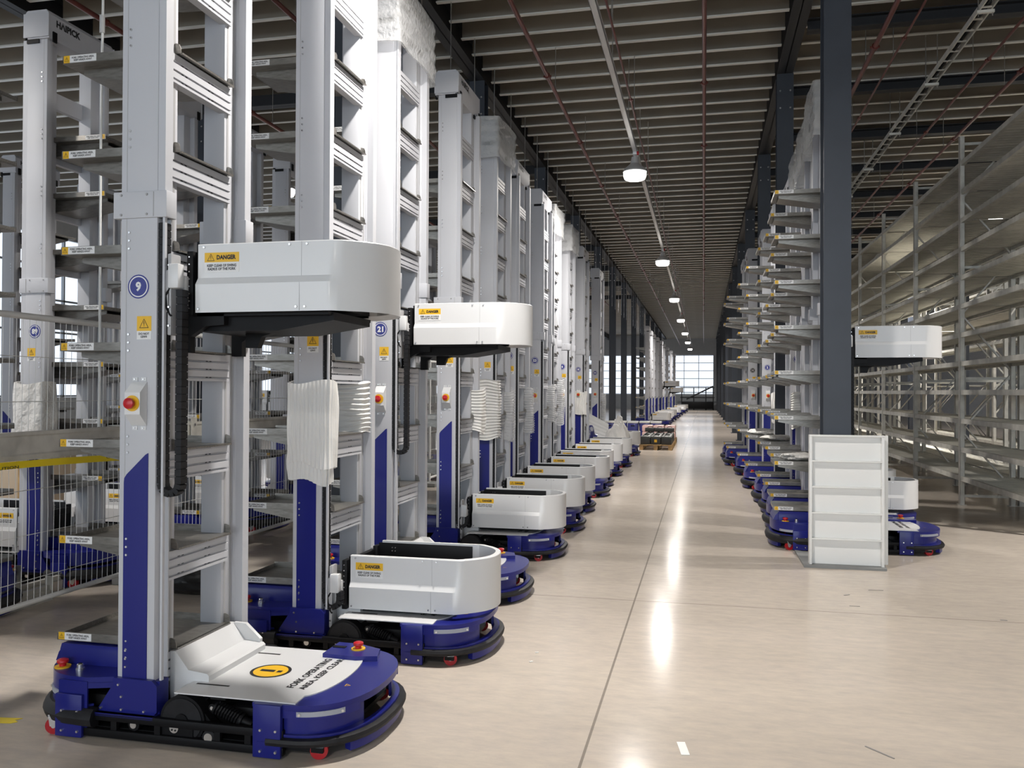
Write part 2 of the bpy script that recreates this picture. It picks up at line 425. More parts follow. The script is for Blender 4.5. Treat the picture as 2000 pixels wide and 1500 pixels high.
    # corner plates
    for nm, x0, x1, zt in (('front', .312, .435, .222), ('rear', -.626, -.494, .19)):
        b = MB()
        b.box(x0, x1, -.012, .012, .008, zt, 'blue', .003)
        b.box(x0 + .02, x1, -.014, -.011, .07, .074, 'blue')
        for s in (-1, 1):
            for x in (x0 + .035, x1 - .02):
                for z in (.035, .12): bolt(b, x, s * .012, z, s)
        T['corner_' + nm] = b.mesh('corner_plate')
    # bumpers: black rubber band and blue skirt below
    for nm, cx, sx, a in (('front', .43, 1, .345), ('rear', -.50, -1, .345)):
        b = MB()
        rows = [(.056, .0), (.060, .011), (.074, .016), (.087, .011), (.091, .0)] if sx > 0 else [(.055, .0), (.066, .018), (.094, .026), (.120, .016), (.132, .0)]
        n = 18; vs = []; 
        for z, e in rows + [(rows[-1][0], -.03), (rows[0][0], -.03)]:
            vs += [(x, y, z) for x, y in [(cx - sx * .06, -.405 - e)] + dcurve(cx, a - .015 + e, .405 + e, sx, n) + [(cx - sx * .06, .405 + e)]]
        k = n + 3; nr = len(rows) + 2
        fs = [(j * k + i, j * k + i + 1, ((j + 1) % nr) * k + i + 1, ((j + 1) % nr) * k + i) for j in range(nr) for i in range(k - 1)]
        fs += [tuple(j * k for j in range(nr)), tuple(j * k + k - 1 for j in range(nr))]
        b.add(vs, fs, 'rubber'); T['bumper_' + nm] = b.mesh('bumper')
        b = MB()
        o = [p for p in dcurve(cx, a - .02, .40, sx, 30) if abs(p[1]) < .30]; i = [(x - sx * .03, y * .94) for x, y in o]
        b.ring(o, i, 'z', .018, .058 if sx > 0 else .06, 'blue')
        o2 = dcurve(cx, a - .03, .395, sx, 22); b.ring(o2, [(x - sx * .03, y * .93) for x, y in o2], 'z', .091 if sx > 0 else .132, .102 if sx > 0 else .142, 'blue')
        T['skirt_' + nm] = b.mesh('skirt')
        b = MB()
        o = [p for p in dcurve(cx + (.006 if sx > 0 else -.02), .299 if sx > 0 else .285, .396, sx, 90) if -.394 < p[1] < -.285]
        b.ring([(x + sx * .002, y - .004) for x, y in o], [(x - sx * .004, y + .004) for x, y in o], 'z', .178 if sx > 0 else .168, .198 if sx > 0 else .19, 'reflector')
        for q in (o[1], o[-2]): b.cyl((q[0], q[1] - .003, .188 if sx > 0 else .179), (q[0] + sx * .003, q[1] - .010, .188 if sx > 0 else .179), .006, 'silver', n=8)
        0 and b.cyl((o[0][0], o[0][1] - .003, .184), (o[0][0], o[0][1] - .008, .184), .006, 'silver', n=8)
        T['reflector_' + nm] = b.mesh('reflector_strip')
    # deck plate
    b = MB()
    arc = [(.46 + .10 * math.cos(t), .30 * math.sin(t)) for t in [(-1.35 + 2.6 * k / 16) for k in range(17)]]
    b.prism([(-.07, -.382), (.485, -.382)] + arc + [(.45, .30), (-.07, .30)], 'z', .2225, .2275, 'white')
    for y in (-.262, .19): b.box(-.04, .115, y - .006, y + .006, .2273, .2283, 'black')
    b.box(.10, .17, -.383, -.36, .214, .221, 'black')
    b.disc((.19, -.04, .2283), -Y_, X_, .092, 'print_black', 36); b.disc((.19, -.04, .2287), -Y_, X_, .078, 'yellow', 36)
    b.add([Vector((.19, -.04, .2292)) + X_ * p[0] + Y_ * p[1] for p in ((-.05, -.013), (.02, -.013), (.02, .013), (-.05, .013))], [(0, 1, 2, 3)], 'print_black')
    b.add([Vector((.19, -.04, .2292)) + X_ * p[0] + Y_ * p[1] for p in ((.032, -.013), (.055, -.013), (.055, .013), (.032, .013))], [(0, 1, 2, 3)], 'print_black')
    b.text('FORK OPERATING', .036, (.375, -.02, .2286), Y_, -X_, 'print_black', width=.40, bold=.03)
    b.text('AREA, KEEP CLEAR', .036, (.435, -.02, .2286), Y_, -X_, 'print_black', width=.42, bold=.03)
    T['deck_plate'] = b.mesh('deck_plate')
    # white chute between the masts and the deck
    b = MB()
    b.prism([(-.19, .10), (-.19, .350), (-.165, .350), (-.10, .272), (-.01, .262), (.0, .252), (.0, .20), (-.05, .20), (-.05, .10)], 'y', -.235, .255, 'white')
    b.prism([(-.165, .352), (-.10, .272), (-.02, .262), (-.02, .280), (-.10, .350)], 'y', .24, .262, 'white')
    b.box(-.10, -.02, -.30, -.235, .11, .215, 'white', .004)
    T['chute_cover'] = b.mesh('chute_cover')
    # masts
    for nm, s in (('near', -1), ('far', 1)):
        b = MB()
        b.box(-.368, -.19, min(s * .35, s * .29), max(s * .35, s * .29), .11, 4.22, 'mast', .004)
        b.box(-.318, -.205, min(s * .292, s * .19), max(s * .292, s * .19), .11, 4.22, 'mast', .003)
        b.box(-.205, -.2035, min(s * .275, s * .262), max(s * .275, s * .262), .13, 4.2, 'grey')
        b.box(-.205, -.2035, min(s * .225, s * .21), max(s * .225, s * .21), .13, 4.2, 'grey')
        b.box(-.3405, -.3385, min(s * .351, s * .349), max(s * .351, s * .349), .3, 4.2, 'grey')
        for tz in [t - .13 for t in TRAY] + [TRAY[7] + .31]:
            for k in range(3): bolt(b, -.325, s * .35, tz + .035 * (k - 1) + .12, s, .006)
        T['mast_' + nm] = b.mesh('mast')
        b = MB()
        b.prism([(-.342, .105), (-.224, .105), (-.224, 1.228), (-.236, 1.222), (-.328, 1.135), (-.340, 1.118), (-.342, 1.10)], 'y', s * .3505, s * .3535, 'blue')
        for tz in (TRAY[0] - .10, TRAY[1] - .06):
            for k in range(3): bolt(b, -.325, s * .353, tz + .035 * (k - 1) + .05, s, .0065)
        T['panel_' + nm] = b.mesh('blue_panel')
        b = MB()
        b.box(-.40, -.140, min(s * .36, s * .285), max(s * .36, s * .285), 2.24, 2.355, 'mast', .004)
        b.box(-.204, -.201, min(s * .362, s * .36), max(s * .362, s * .36), 2.245, 2.35, 'grey')
        for x in (-.36, -.235):
            for z in (2.255, 2.34): bolt(b, x, s * .36, z, s, .006, 'grey')
        T['collar_' + nm] = b.mesh('mast_collar')
        b = MB()
        b.prism([(-.46, .105), (-.185, .105), (-.16, .13), (-.16, .24), (-.185, .262), (-.372, .262), (-.372, .235)], 'y', s * .352, s * .372, 'blue')
        b.prism([(-.47, .105), (-.16, .105), (-.16, .118), (-.47, .118)], 'y', s * .33, s * .40, 'blue')
        b.box(-.372, -.16, min(s * .352, s * .29), max(s * .352, s * .29), .118, .255, 'blue')
        for x, z in ((-.43, .13), (-.33, .13), (-.22, .13), (-.345, .235), (-.33, .185)): bolt(b, x, s * .372, z, s, .0065)
        T['foot_' + nm] = b.mesh('mast_foot')
        b = MB()
        b.box(*((-.162, -.152, -.352, -.336) if s < 0 else (-.192, -.150, .292, .348)), .26, 4.2, 'mast')
        if s < 0: b.box(-.191, -.152, -.346, -.30, 2.24, 4.2, 'mast')
        if s < 0: b.box(-.192, -.160, min(s * .30, s * .293), max(s * .30, s * .293), .26, 4.2, 'mast')
        T['track_' + nm] = b.mesh('guide_track')
        # do-not-lean sign
        b = MB(); y = s * .3515; rt = X_ * -s
        b.quad((-.25, y, 1.785), rt, Z_, .07, .064, 'yellow'); b.quad((-.25, y, 1.735), rt, Z_, .07, .036, 'print_white')
        b.tri_outline((-.25, y + s * .0008, 1.785), rt, Z_, .046, 'print_black', .07)
        b.text('DO NOT\nLEAN', .022, (-.25, y + s * .0008, 1.735), rt, Z_, 'print_black', bold=.035)
        T['sign_' + nm] = b.mesh('warning_sign')
    # emergency stop box on the near mast
    b = MB()
    b.prism([(-.352, 1.345), (-.352, 1.535), (-.40, 1.488), (-.40, 1.395)], 'x', -.306, -.232, 'white')
    for x in (-.29, -.248):
        for z in (1.335, 1.545): b.box(x - .012, x + .012, -.354, -.351, z - .008, z + .008, 'white'); bolt(b, x, -.353, z, -1, .004)
    T['stop_box'] = b.mesh('emergency_stop_box')
    b = MB()
    b.cyl((-.268, -.40, 1.442), (-.268, -.404, 1.442), .034, 'yellow', n=24)
    b.cyl((-.268, -.404, 1.442), (-.268, -.418, 1.442), .015, 'red', n=16)
    b.lathe([(.021, 0), (.024, .006), (.023, .014), (.016, .018)], (-.268, -.416, 1.442), (0, -1, 0), 'red', 20)
    T['stop_face'] = b.mesh('red_button')
    b = MB()
    b.cyl((0, 0, 0), (0, 0, .006), .034, 'yellow', n=24); b.cyl((0, 0, .006), (0, 0, .02), .015, 'red', n=16)
    b.lathe([(.021, 0), (.025, .006), (.024, .015), (.016, .019)], (0, 0, .018), (0, 0, 1), 'red', 20)
    T['stop_button'] = b.mesh('stop_button')
    b = MB(); b.lathe([(.019, 0), (.019, .008), (.014, .009), (.014, .024), (.011, .027)], (0, 0, 0), (0, 0, 1), 'silver', 18); b.box(-.008, .008, -.002, .002, .026, .03, 'black')
    T['key_switch'] = b.mesh('key_switch')
    # top cross bar with lettering on both faces
    b = MB()
    prof = [(-.395, 4.20), (-.395, 4.385), (-.37, 4.42), (-.20, 4.42), (-.168, 4.385), (-.168, 4.275), (-.205, 4.20)]
    b.prism(prof, 'y', -.365, .365, 'mast')
    for s in (-1, 1):
        b.box(-.40, -.17, min(s * .375, s * .365), max(s * .375, s * .365), 4.21, 4.395, 'mast', .004)
        b.box(-.30, -.19, min(s * .36, s * .25), max(s * .36, s * .25), 4.17, 4.202, 'black')
        b.box(-.166, -.158, min(s * .345, s * .30), max(s * .345, s * .30), 4.16, 4.23, 'black')
        b.box(-.405, -.395, min(s * .33, s * .29), max(s * .33, s * .29), 4.18, 4.26, 'black')
    b.text('H\u039bIPICK', .058, (-.1672, -.16, 4.338), Y_, Z_, 'print_black', width=.26, bold=.05)
    b.text('H\u039bIPICK', .058, (-.3958, .16, 4.338), -Y_, Z_, 'print_black', width=.26, bold=.05)
    T['cross_bar'] = b.mesh('top_cross_bar')
    # tray
    b = MB()
    b.box(-.785, -.172, -.218, .218, -.038, -.034, 'alu')
    wall = [(-.785, -.036), (-.785, -.004), (-.782, 0), (-.26, 0), (-.235, .006), (-.195, .008), (-.18, .002), (-.174, -.012), (-.172, -.036)]
    for s in (-1, 1):
        b.prism(wall, 'y', s * .218, s * .2145, 'alu')
        b.prism([(-.21, -.125), (-.40, -.12), (-.74, -.06), (-.74, -.037), (-.21, -.037)], 'y', s * .13 - .004, s * .13 + .004, 'alu')
    b.box(-.785, -.781, -.218, .218, -.037, -.012, 'alu')
    b.box(-.178, -.166, -.214, .214, -.042, -.034, 'alu')
    b.prism([(-.24, -.128), (-.40, -.123), (-.74, -.063), (-.74, -.059), (-.40, -.118), (-.24, -.122)], 'y', -.13, .13, 'alu')
    T['tray'] = b.mesh('shelf_tray')
    for nm, s in (('near', -1), ('far', 1)):
        b = MB(); y = s * .2192; rt = X_ * -s
        b.quad((-.762 if s < 0 else -.762, y, -.0185), rt, Z_, .032, .033, 'yellow'); b.quad((-.676, y, -.0185), rt, Z_, .14, .033, 'print_white')
        b.tri_outline((-.762, y + s * .0006, -.0185), rt, Z_, .024, 'print_black', .07)
        b.text('FORK OPERATING AREA,\nKEEP HANDS AWAY', .021, (-.676, y + s * .0006, -.0185), rt, Z_, 'print_black', width=.118, bold=.03)
        T['sticker_' + nm] = b.mesh('warning_sticker')
    # ribbed cross beam below each tray
    b = MB()
    prof = [(-.245, -.045)]
    z = -.045
    pts = [(-.19, -.045)]
    for k in range(3):
        zz = -.045 - .038 * (k + 1)
        pts += [(-.19, zz + .008), (-.202, zz + .006), (-.202, zz), (-.19, zz - .002)]
    pts += [(-.19, -.172), (-.235, -.172), (-.235, -.045)]
    b.prism(pts, 'y', -.285, .225, 'mast')
    for k in range(3):
        for y in (-.17, -.14, .04, .07): b.box(-.1965, -.1955, y - .008, y + .008, -.08 - .038 * k, -.073 - .038 * k, 'black')
    T['cross_beam'] = b.mesh('cross_beam')
    # fork carriage (z = 0 at the bottom of the fork cover)
    b = MB()
    for s in (-1, 1):
        b.box(-.146, -.128, min(s * .34, s * .27), max(s * .34, s * .27), -.10, .25, 'grey', .004)
        b.box(-.130, -.09, min(s * .30, s * .262), max(s * .30, s * .262), .02, .16, 'white', .006)
        b.box(-.10, -.07, min(s * .27, s * .20), max(s * .27, s * .20), -.01, .27, 'black', .003)
        for k in range(8): bolt(b, -.085, s * .27, .02 + .032 * k, s, .004)
        for z in (.2, .02, -.06): bolt(b, -.137, s * .34, z, s, .006)
    b.box(-.12, -.07, -.22, .22, .0, .06, 'blackmetal', .004); b.box(-.12, -.09, -.22, .22, .20, .25, 'blackmetal', .004)
    T['carriage'] = b.mesh('fork_carriage')
    # arm below (raised position shows brackets)
    for nm in ('high', 'low'):
        b = MB()
        zb = -.075 if nm == 'high' else -.028
        b.prism([(-.10, zb), (.30, zb), (.56, zb * .45), (.56, -.002), (-.10, -.002)], 'y', -.20, .20, 'blackmetal')
        b.box(-.07, .55, -.235, .235, -.012, .002, 'black')
        if nm == 'high':
            for s in (-1, 1):
                b.prism([(-.16, -.17), (-.105, -.17), (-.105, -.10), (-.03, -.055), (.06, -.05), (.06, .0), (-.16, .0)], 'y', s * .215 - .02, s * .215 + .02, 'black')
                for k in range(4): bolt(b, -.14, s * .235, -.15 + .04 * k, s, .005)
            b.prism([(.04, -.14), (.10, -.14), (.12, -.09), (.20, -.065), (.20, -.02), (.04, -.02)], 'y', -.02, .02, 'black')
        T['arm_' + nm] = b.mesh('fork_arm')
    # inner black fork tray
    b = MB()
    for s in (-1, 1):
        b.box(-.07, .54, s * .232 - .006, s * .232 + .006, .01, .288, 'black', .002)
        for k in range(8): bolt(b, .0 + .07 * k, s * .226, .20, -s, .004)
        for dx, dz in ((0, 0), (.02, 0), (0, .02), (.02, .02)): bolt(b, .02 + dx, s * .226, .24 + dz, -s, .0045)
    b.box(-.07, .54, -.232, .232, .02, .032, 'black')
    b.box(.53, .545, -.232, .232, .02, .20, 'black')
    T['fork_tray'] = b.mesh('fork_tray')
    # white fork cover: U-shaped wall with a bulged lower half
    b = MB()
    def cov(e, inn):
        side = []
        w = .262 - inn
        for x in (-.05, .0, .15, .30, .45, .56, .582): side.append((x, -(w + (e if x < .57 else e * .8))))
        nose = []
        for y in [-.975, -.93] + [-1 + 2 * k / 18 for k in range(2, 17)] + [.93, .975]:
            nose.append((.60 - inn * .6 + (.165 - inn * .5) * (1 - abs(y) ** 2.5), w * y))
        return side + nose + [(x, -y) for x, y in side[::-1]]
    rows = [(0, .018, .0), (.122, .020, .0), (.152, 0, 0), (.296, 0, 0), (.30, 0, .004), (.30, 0, .028), (.02, 0, .028)]
    vs = []
    for z, e, i in rows: vs += [(x, y, z) for x, y in cov(e, i)]
    k = len(cov(0, 0)); nr = len(rows)
    fs = [(j * k + i, j * k + i + 1, (j + 1) * k + i + 1, (j + 1) * k + i) for j in range(nr - 1) for i in range(k - 1)]
    fs += [(i, i + 1, (nr - 1) * k + i + 1, (nr - 1) * k + i) for i in range(k - 1)]
    fs += [tuple(j * k for j in range(nr)), tuple(j * k + k - 1 for j in range(nr))]
    b.add(vs, fs, 'white')
    for s in (-1, 1):
        for x, z in ((-.02, .285), (.385, .285), (.465, .285), (-.035, .015), (.425, .018), (.465, .018)):
            bolt(b, x, s * (.262 if z > .1 else .281), z, s, .006, 'silver')
        b.box(.4385, .4400, min(s * .2628, s * .25), max(s * .2628, s * .25), .15, .297, 'grey')
        b.box(.4385, .4400, min(s * .2825, s * .26), max(s * .2825, s * .26), .002, .122, 'grey')
    T['fork_cover'] = b.mesh('fork_cover', 28)
    for nm, s in (('near', -1), ('far', 1)):
        b = MB(); y = s * .2635; rt = X_ * -s; cx = .065 if s < 0 else .065
        b.quad((cx, y, .24), rt, Z_, .165, .042, 'yellow'); b.quad((cx, y, .197), rt, Z_, .165, .044, 'print_white')
        u = y + s * .0008
        b.tri_outline((cx - rt.x * .052, u, .24), rt, Z_, .036, 'print_black', .07)
        b.text('DANGER', .020, (cx + rt.x * .022, u, .24), rt, Z_, 'print_black', width=.092, bold=.05)
        b.text('KEEP CLEAR OF SWING\nRADIUS OF THE FORK', .027, (cx, u, .197), rt, Z_, 'print_black', width=.14, bold=.032)
        T['danger_' + nm] = b.mesh('danger_sticker')
    # white cable box the chain hangs from
    b = MB()
    b.box(-.135, -.085, -.355, -.31, .10, .205, 'white', .005); b.box(-.172, -.135, -.34, -.30, .0, .18, 'grey', .003)
    b.tube([(-.135, -.335, .10), (-.155, -.34, .07), (-.15, -.34, .02), (-.13, -.335, -.02)], .006, 'black', 6)
    T['cable_box'] = b.mesh('cable_box')
build_templates()

_chain = {}
def chain_mesh(zc):
    zc = round(zc, 2)
    if zc in _chain: return _chain[zc]
    zl = 1.10 - (1.835 - zc) / 2; ztop_out = 2.22; ztop_in = zc + .10
    zl = max(zl, .30)
    path = []
    xo, r = -.172, .043
    n = int((ztop_out - zl) / .032)
    path += [(xo, ztop_out - (ztop_out - zl) * k / n) for k in range(n + 1)]
    path += [(xo + r - r * math.cos(PI * k / 6), zl - r * math.sin(PI * k / 6)) for k in range(1, 6)]
    n = max(2, int((ztop_in - zl) / .032))
    path += [(xo + 2 * r, zl + (ztop_in - zl) * k / n) for k in range(n + 1)]
    b = MB()
    for (x0, z0), (x1, z1) in zip(path, path[1:]):
        d = Vector((x1 - x0, 0, z1 - z0)); m_ = Vector(((x0 + x1) / 2, -.322, (z0 + z1) / 2))
        u = d.normalized().cross(Y_)
        b.bar(m_ - d * .45, m_ + d * .45, .046, .030, 'rubber', u)
        b.bar(m_ - d * .5, m_ + d * .5, .040, .023, 'black', u)
    _chain[zc] = b.mesh('cable_chain'); return _chain[zc]

_badge = {}
def badge_mesh(num, s, ring):
    key = (num, s, ring)
    if key in _badge: return _badge[key]
    b = MB(); y = s * .3515; rt = X_ * -s
    c = Vector((-.279, y, 1.945))
    b.cyl(c - Y_ * s * .001, c, .052, 'badge' if ring else 'print_black', n=32)
    b.disc(c + Y_ * s * .0005, rt, Z_, .046, 'print_white', 32, .041)
    b.text(num, .042, c + Y_ * s * .0008, rt, Z_, 'print_white', bold=.045)
    _badge[key] = b.mesh('number_badge'); return _badge[key]

def robot(x, y, label, num=None, fork=.265, rz=0, group='tall tray robots', lod=0, ring=True, stop=True, chain=True):
    t = thing('warehouse_robot', label, 'robot', (x, y, 0), rz, group)
    put('chassis_frame', T['chassis_frame'], t)
    front = put('front_hood', T['front_hood'], t); rear = put('rear_hood', T['rear_hood'], t)
    for nm in ('front', 'rear'):
        for s in (-1, 1): put('corner_plate', T['corner_' + nm], t, (0, s * .402, 0))
        put('bumper', T['bumper_' + nm], t); put('skirt', T['skirt_' + nm], t)
    if lod < 2:
        put('reflector_strip', T['reflector_front'], front); put('reflector_strip', T['reflector_rear'], rear)
        for cx, cy in ((.575, -.345), (.575, .345), (-.66, -.372), (-.66, .372)): put('caster_wheel', T['caster_wheel'], t, (cx, cy, 0), (0, 0, .3))
        for s in (-1, 1):
            put('drive_wheel', T['drive_wheel'], t, (-.035, s * .345, .11), (0, 0, 0))
            put('shock_absorber', T['shock_absorber'], t, (.095, s * .34, 0))
    put('deck_plate', T['deck_plate'], t); put('chute_cover', T['chute_cover'], t)
    for nm, s in (('near', -1), ('far', 1)):
        m = put('mast', T['mast_' + nm], t)
        put('blue_panel', T['panel_' + nm], m)
        if lod < 2:
            put('mast_collar', T['collar_' + nm], m); put('guide_track', T['track_' + nm], m)
            if num: put('number_badge', badge_mesh(num, s, ring), m)
            put('warning_sign', T['sign_' + nm], m)
        put('mast_foot', T['foot_' + nm], t)
    if lod < 2 and stop:
        sb = put('emergency_stop_box', T['stop_box'], t); put('red_button', T['stop_face'], sb)
    if lod < 2:
        put('stop_button', T['stop_button'], rear, (-.685, -.30, .262)); put('stop_button', T['stop_button'], front, (.47, .30, .246)); put('key_switch', T['key_switch'], rear, (-.585, -.312, .262))
    put('top_cross_bar', T['cross_bar'], t)
    for k, z in enumerate(TRAY):
        tr = put('shelf_tray', T['tray'], t, (0, 0, z))
        if lod < 2 or k < 5:
            put('warning_sticker', T['sticker_near'], tr); put('warning_sticker', T['sticker_far'], tr)
        put('cross_beam', T['cross_beam'], t, (0, 0, z))
    put('cross_beam', T['cross_beam'], t, (0, 0, TRAY[7] + .44))
    put('fork_carriage', T['carriage'], t, (0, 0, fork))
    put('fork_arm', T['arm_high' if fork > .6 else 'arm_low'], t, (0, 0, fork))
    fc = put('fork_cover', T['fork_cover'], t, (0, 0, fork))
    put('danger_sticker', T['danger_near'], fc)
    if lod < 2:
        put('danger_sticker', T['danger_far'], fc)
        put('cable_box', T['cable_box'], t, (0, 0, fork))
        if chain: put('cable_chain', chain_mesh(fork), t)
    put('fork_tray', T['fork_tray'], t, (0, 0, fork))
    return t

LEFT = 'robots parked along the left of the aisle'
robot(-2.10, 3.57, 'nearest robot, numbered 9, fork raised high over its lettered white deck', '9', 1.835, group=LEFT)
robot(-1.925, 4.83, 'robot behind number 9 with ribbed white foam around both masts, fork lowered', None, .255, group=LEFT, stop=False)
robot(-2.0, 6.13, 'robot numbered 21 with raised fork and crumpled clear wrap over its top bar', '21', 1.835, group=LEFT)
robot(-2.00, 7.75, 'robot just behind number 21, bare lettered top bar, lowered fork, orange stop button', None, .265, group=LEFT)
robot(-2.03, 9.26, 'robot with white foam on its near mast, last one before number 20', '2', .265, group=LEFT, stop=False)
robot(-2.10, 10.72, 'robot numbered 20 with torn clear wrap hanging at its red stop button', '20', .265, group=LEFT)
robot(-2.09, 12.35, 'robot numbered 53 in the left row, red stop button bare', '53', .265, group=LEFT)
robot(-2.17, 13.68, 'robot mostly hidden between number 53 and number 6 in the left row', '12', .265, group=LEFT)
robot(-2.18, 15.35, 'robot numbered 6 in the left row, clear wrap puffed over its top bar', '6', .265, group=LEFT)
robot(-2.17, 17.25, 'robot numbered 18 in the left row, brightly lit mast with white foam sleeve', '18', .265, group=LEFT)
robot(-2.22, 20.35, 'robot numbered 34, last one before the battery pallet, grey shaded mast', '34', .265, group=LEFT)
FAR = 'far robots beyond the battery pallet'
ords = ['first', 'second', 'third', 'fourth', 'fifth', 'sixth', 'seventh', 'eighth', 'ninth']
for i, (x, y, fk) in enumerate([(-2.16, 38.3, .265), (-2.2, 41.2, .265), (-2.2, 43.6, .265), (-2.15, 46.2, .265), (-2.1, 49.2, 1.835), (-2.1, 52.6, .265), (-2.05, 56.5, 1.5), (-1.95, 61., .265), (-1.9, 66., .265)]):
    robot(x, y, ords[i] + ' robot of the distant left row beyond the battery pallet', None, fk, group=FAR, lod=2)
RIGHT = 'robots parked along the right of the aisle'
robot(1.457, 8.87, 'nearest right-hand robot, behind the dark column and white panel, raised fork', '4', 1.835, group=RIGHT)
robot(1.50, 9.97, 'second right-hand robot, its low fork box showing right of the white panel', '8', .265, group=RIGHT)
robot(1.53, 11.2, 'right-hand robot numbered 26, third from the white panel', '26', .265, group=RIGHT, ring=False)
robot(1.50, 12.25, 'fourth right-hand robot from the white panel, just before the second column', '23', .265, group=RIGHT)
robot(1.43, 14.0, 'right-hand robot numbered 27 with white foam sleeve on its mast', '27', .265, group=RIGHT)
robot(1.39, 16.15, 'right-hand robot numbered 2 with bare red stop button', '2', .265, group=RIGHT)
robot(1.25, 18.2, 'right-hand robot just beyond number 2, second from the far end', '11', .265, group=RIGHT, ring=False)
robot(1.22, 19.6, 'right-hand robot at the far end of the right row', '5', .265, group=RIGHT, ring=False)
BACK = 'robots behind the wire fence'
nums = [None, '89', '52'] + [None] * 8
bl = ['robot behind the fence nearer than number 89, cut by the left picture edge',
      'robot numbered 89 behind the wire fence, pale wrap round its mast foot'] + \
     [ords[i] + ' robot beyond number 89 in the row behind the wire fence' for i in range(8)]
for i in range(9):
    robot(-5.30, 4.62 + 1.3 * i, bl[i], nums[i], .265 if i != 4 else 1.2, PI, BACK, 0 if i < 5 else 1, ring=i != 3, stop=False)
for i, (x, y) in enumerate([(-8.75, 9.3), (-8.8, 10.7), (-8.8, 12.1), (-8.8, 13.5)]):
    robot(x, y, ords[i] + ' robot of the third row, far behind the fence at the left edge', None, .265, PI, 'third row of robots far left', 2)

# ------------------------------------------------------------------ foam sleeves and wraps
def sleeve(name, label, cat, x0, x1, y0, y1, z0, z1, vertical, mat='foam', amp=.007, off=.022, seed=1, group=None, nz=26, taper=0., pitch=.032, slant=0., wobble=.55):
    rnd = random.Random(seed); n = 240 if vertical else 96; cx, cy = (x0 + x1) / 2, (y0 + y1) / 2; hx, hy = (x1 - x0) / 2 + off, (y1 - y0) / 2 + off
    ph = [rnd.uniform(0, 6.28) for _ in range(6)]
    nz = nz if vertical else int((z1 - z0) / pitch * 8)
    rc = min(.03, hx * .6, hy * .6); segs = []
    ax, ay = hx - rc, hy - rc; q = PI / 2 * rc
    segs = [('l', (ax + rc, -ay), (0, 1), 2 * ay), ('c', (ax, ay), 0, q), ('l', (ax, ay + rc), (-1, 0), 2 * ax), ('c', (-ax, ay), 1, q),
            ('l', (-ax - rc, ay), (0, -1), 2 * ay), ('c', (-ax, -ay), 2, q), ('l', (-ax, -ay - rc), (1, 0), 2 * ax), ('c', (ax, -ay), 3, q)]
    per = sum(g[3] for g in segs)
    def at(u):
        for g in segs:
            if u <= g[3]:
                if g[0] == 'l': return (g[1][0] + g[2][0] * u, g[1][1] + g[2][1] * u, g[2][1], -g[2][0])
                t = g[2] * PI / 2 + u / rc; return (g[1][0] + rc * math.cos(t), g[1][1] + rc * math.sin(t), math.cos(t), math.sin(t))
            u -= g[3]
        return (ax + rc, -ay, 1, 0)
    kr = round(per / pitch)
    outer = []; inner = []
    for j in range(nz + 1):
        v = j / nz
        for k in range(n):
            u = k / n * per; a = 2 * PI * k / n; x, y, nx, ny = at(u)
            rib = math.cos(kr * a) if vertical else math.cos((v * (z1 - z0)) / pitch * 2 * PI + .6 * math.sin(3 * a + ph[0]))
            wob = wobble * (.010 * math.sin(2 * a + ph[1] + 5 * v) + .006 * math.sin(5 * a + ph[2] - 7 * v) + .005 * math.sin(11 * v + 3 * a + ph[3]))
            e = amp * rib + wob + taper * (1 - v)
            z = z0 + (z1 - z0) * v
            if v < .5: z += (1 - 2 * v) * (.02 * math.sin(a + ph[4]) + .012 * math.sin(3 * a + ph[5]) + slant * math.sin(a))
            if v > .6: z += (v - .6) * .03 * math.sin(2 * a + ph[2])
            outer.append((cx + x + nx * e, cy + y + ny * e, z)); inner.append((cx + x - nx * .012, cy + y - ny * .012, z))
    N = len(outer); fs = []
    for j in range(nz):
        for k in range(n):
            a, b_ = j * n + k, j * n + (k + 1) % n
            fs += [(a, b_, b_ + n, a + n), (N + a, N + a + n, N + b_ + n, N + b_)]
    for k in range(n):
        a, b_ = k, (k + 1) % n; t0 = nz * n
        fs += [(a, N + a, N + b_, b_), (t0 + a, t0 + b_, N + t0 + b_, N + t0 + a)]
    b = MB(); b.add(outer + inner, fs, mat)
    return tag(put(name, b.mesh(name, 60)), label, cat, group)
def mast_sleeve(rx, ry, s, z0, z1, label, vertical, seed, mat='foam', **kw):
    ys = sorted((s * .36, s * .285)) if s < 0 else sorted((s * .285, s * .36))
    nm = 'foam_sleeve' if mat == 'foam' else 'plastic_wrap'
    return sleeve(nm, label, 'foam wrap' if mat == 'foam' else 'plastic wrap', rx - .372, rx - .15, ry + ys[0], ry + ys[1], z0, z1, vertical, mat, seed=seed, **kw)
mast_sleeve(-1.925, 4.83, -1, 1.07, 1.55, 'white ribbed foam sleeve hanging around the near mast behind robot 9', True, 3, slant=.0, taper=.004, amp=.0045, pitch=.024, wobble=.35)
sleeve('foam_sleeve', 'white foam sleeve with an extra lower layer peeping out below it, same mast', 'foam wrap', -2.32, -2.08, 4.465, 4.555, .985, 1.25, True, amp=.0045, off=.006, seed=5, pitch=.024, wobble=.3)
sleeve('foam_sleeve', 'bunched white foam with sideways ribs on the far mast left of number 21', 'foam wrap', -2.30, -2.12, 5.03, 5.17, 1.22, 1.55, False, amp=.007, off=.035, seed=8, taper=-.01)
mast_sleeve(-2.00, 7.75, 1, 1.10, 1.52, 'bunched white foam right of the orange stop button on a far mast', False, 11, off=.05, amp=.007)
mast_sleeve(-2.03, 9.26, -1, .98, 1.62, 'white foam sleeve with rippled right edge left of number 20', False, 13, off=.03, amp=.009)
mast_sleeve(-2.03, 9.26, 1, .95, 1.50, 'torn clear film hanging from the far mast left of number 20', False, 17, 'wrap', off=.05, taper=-.02)
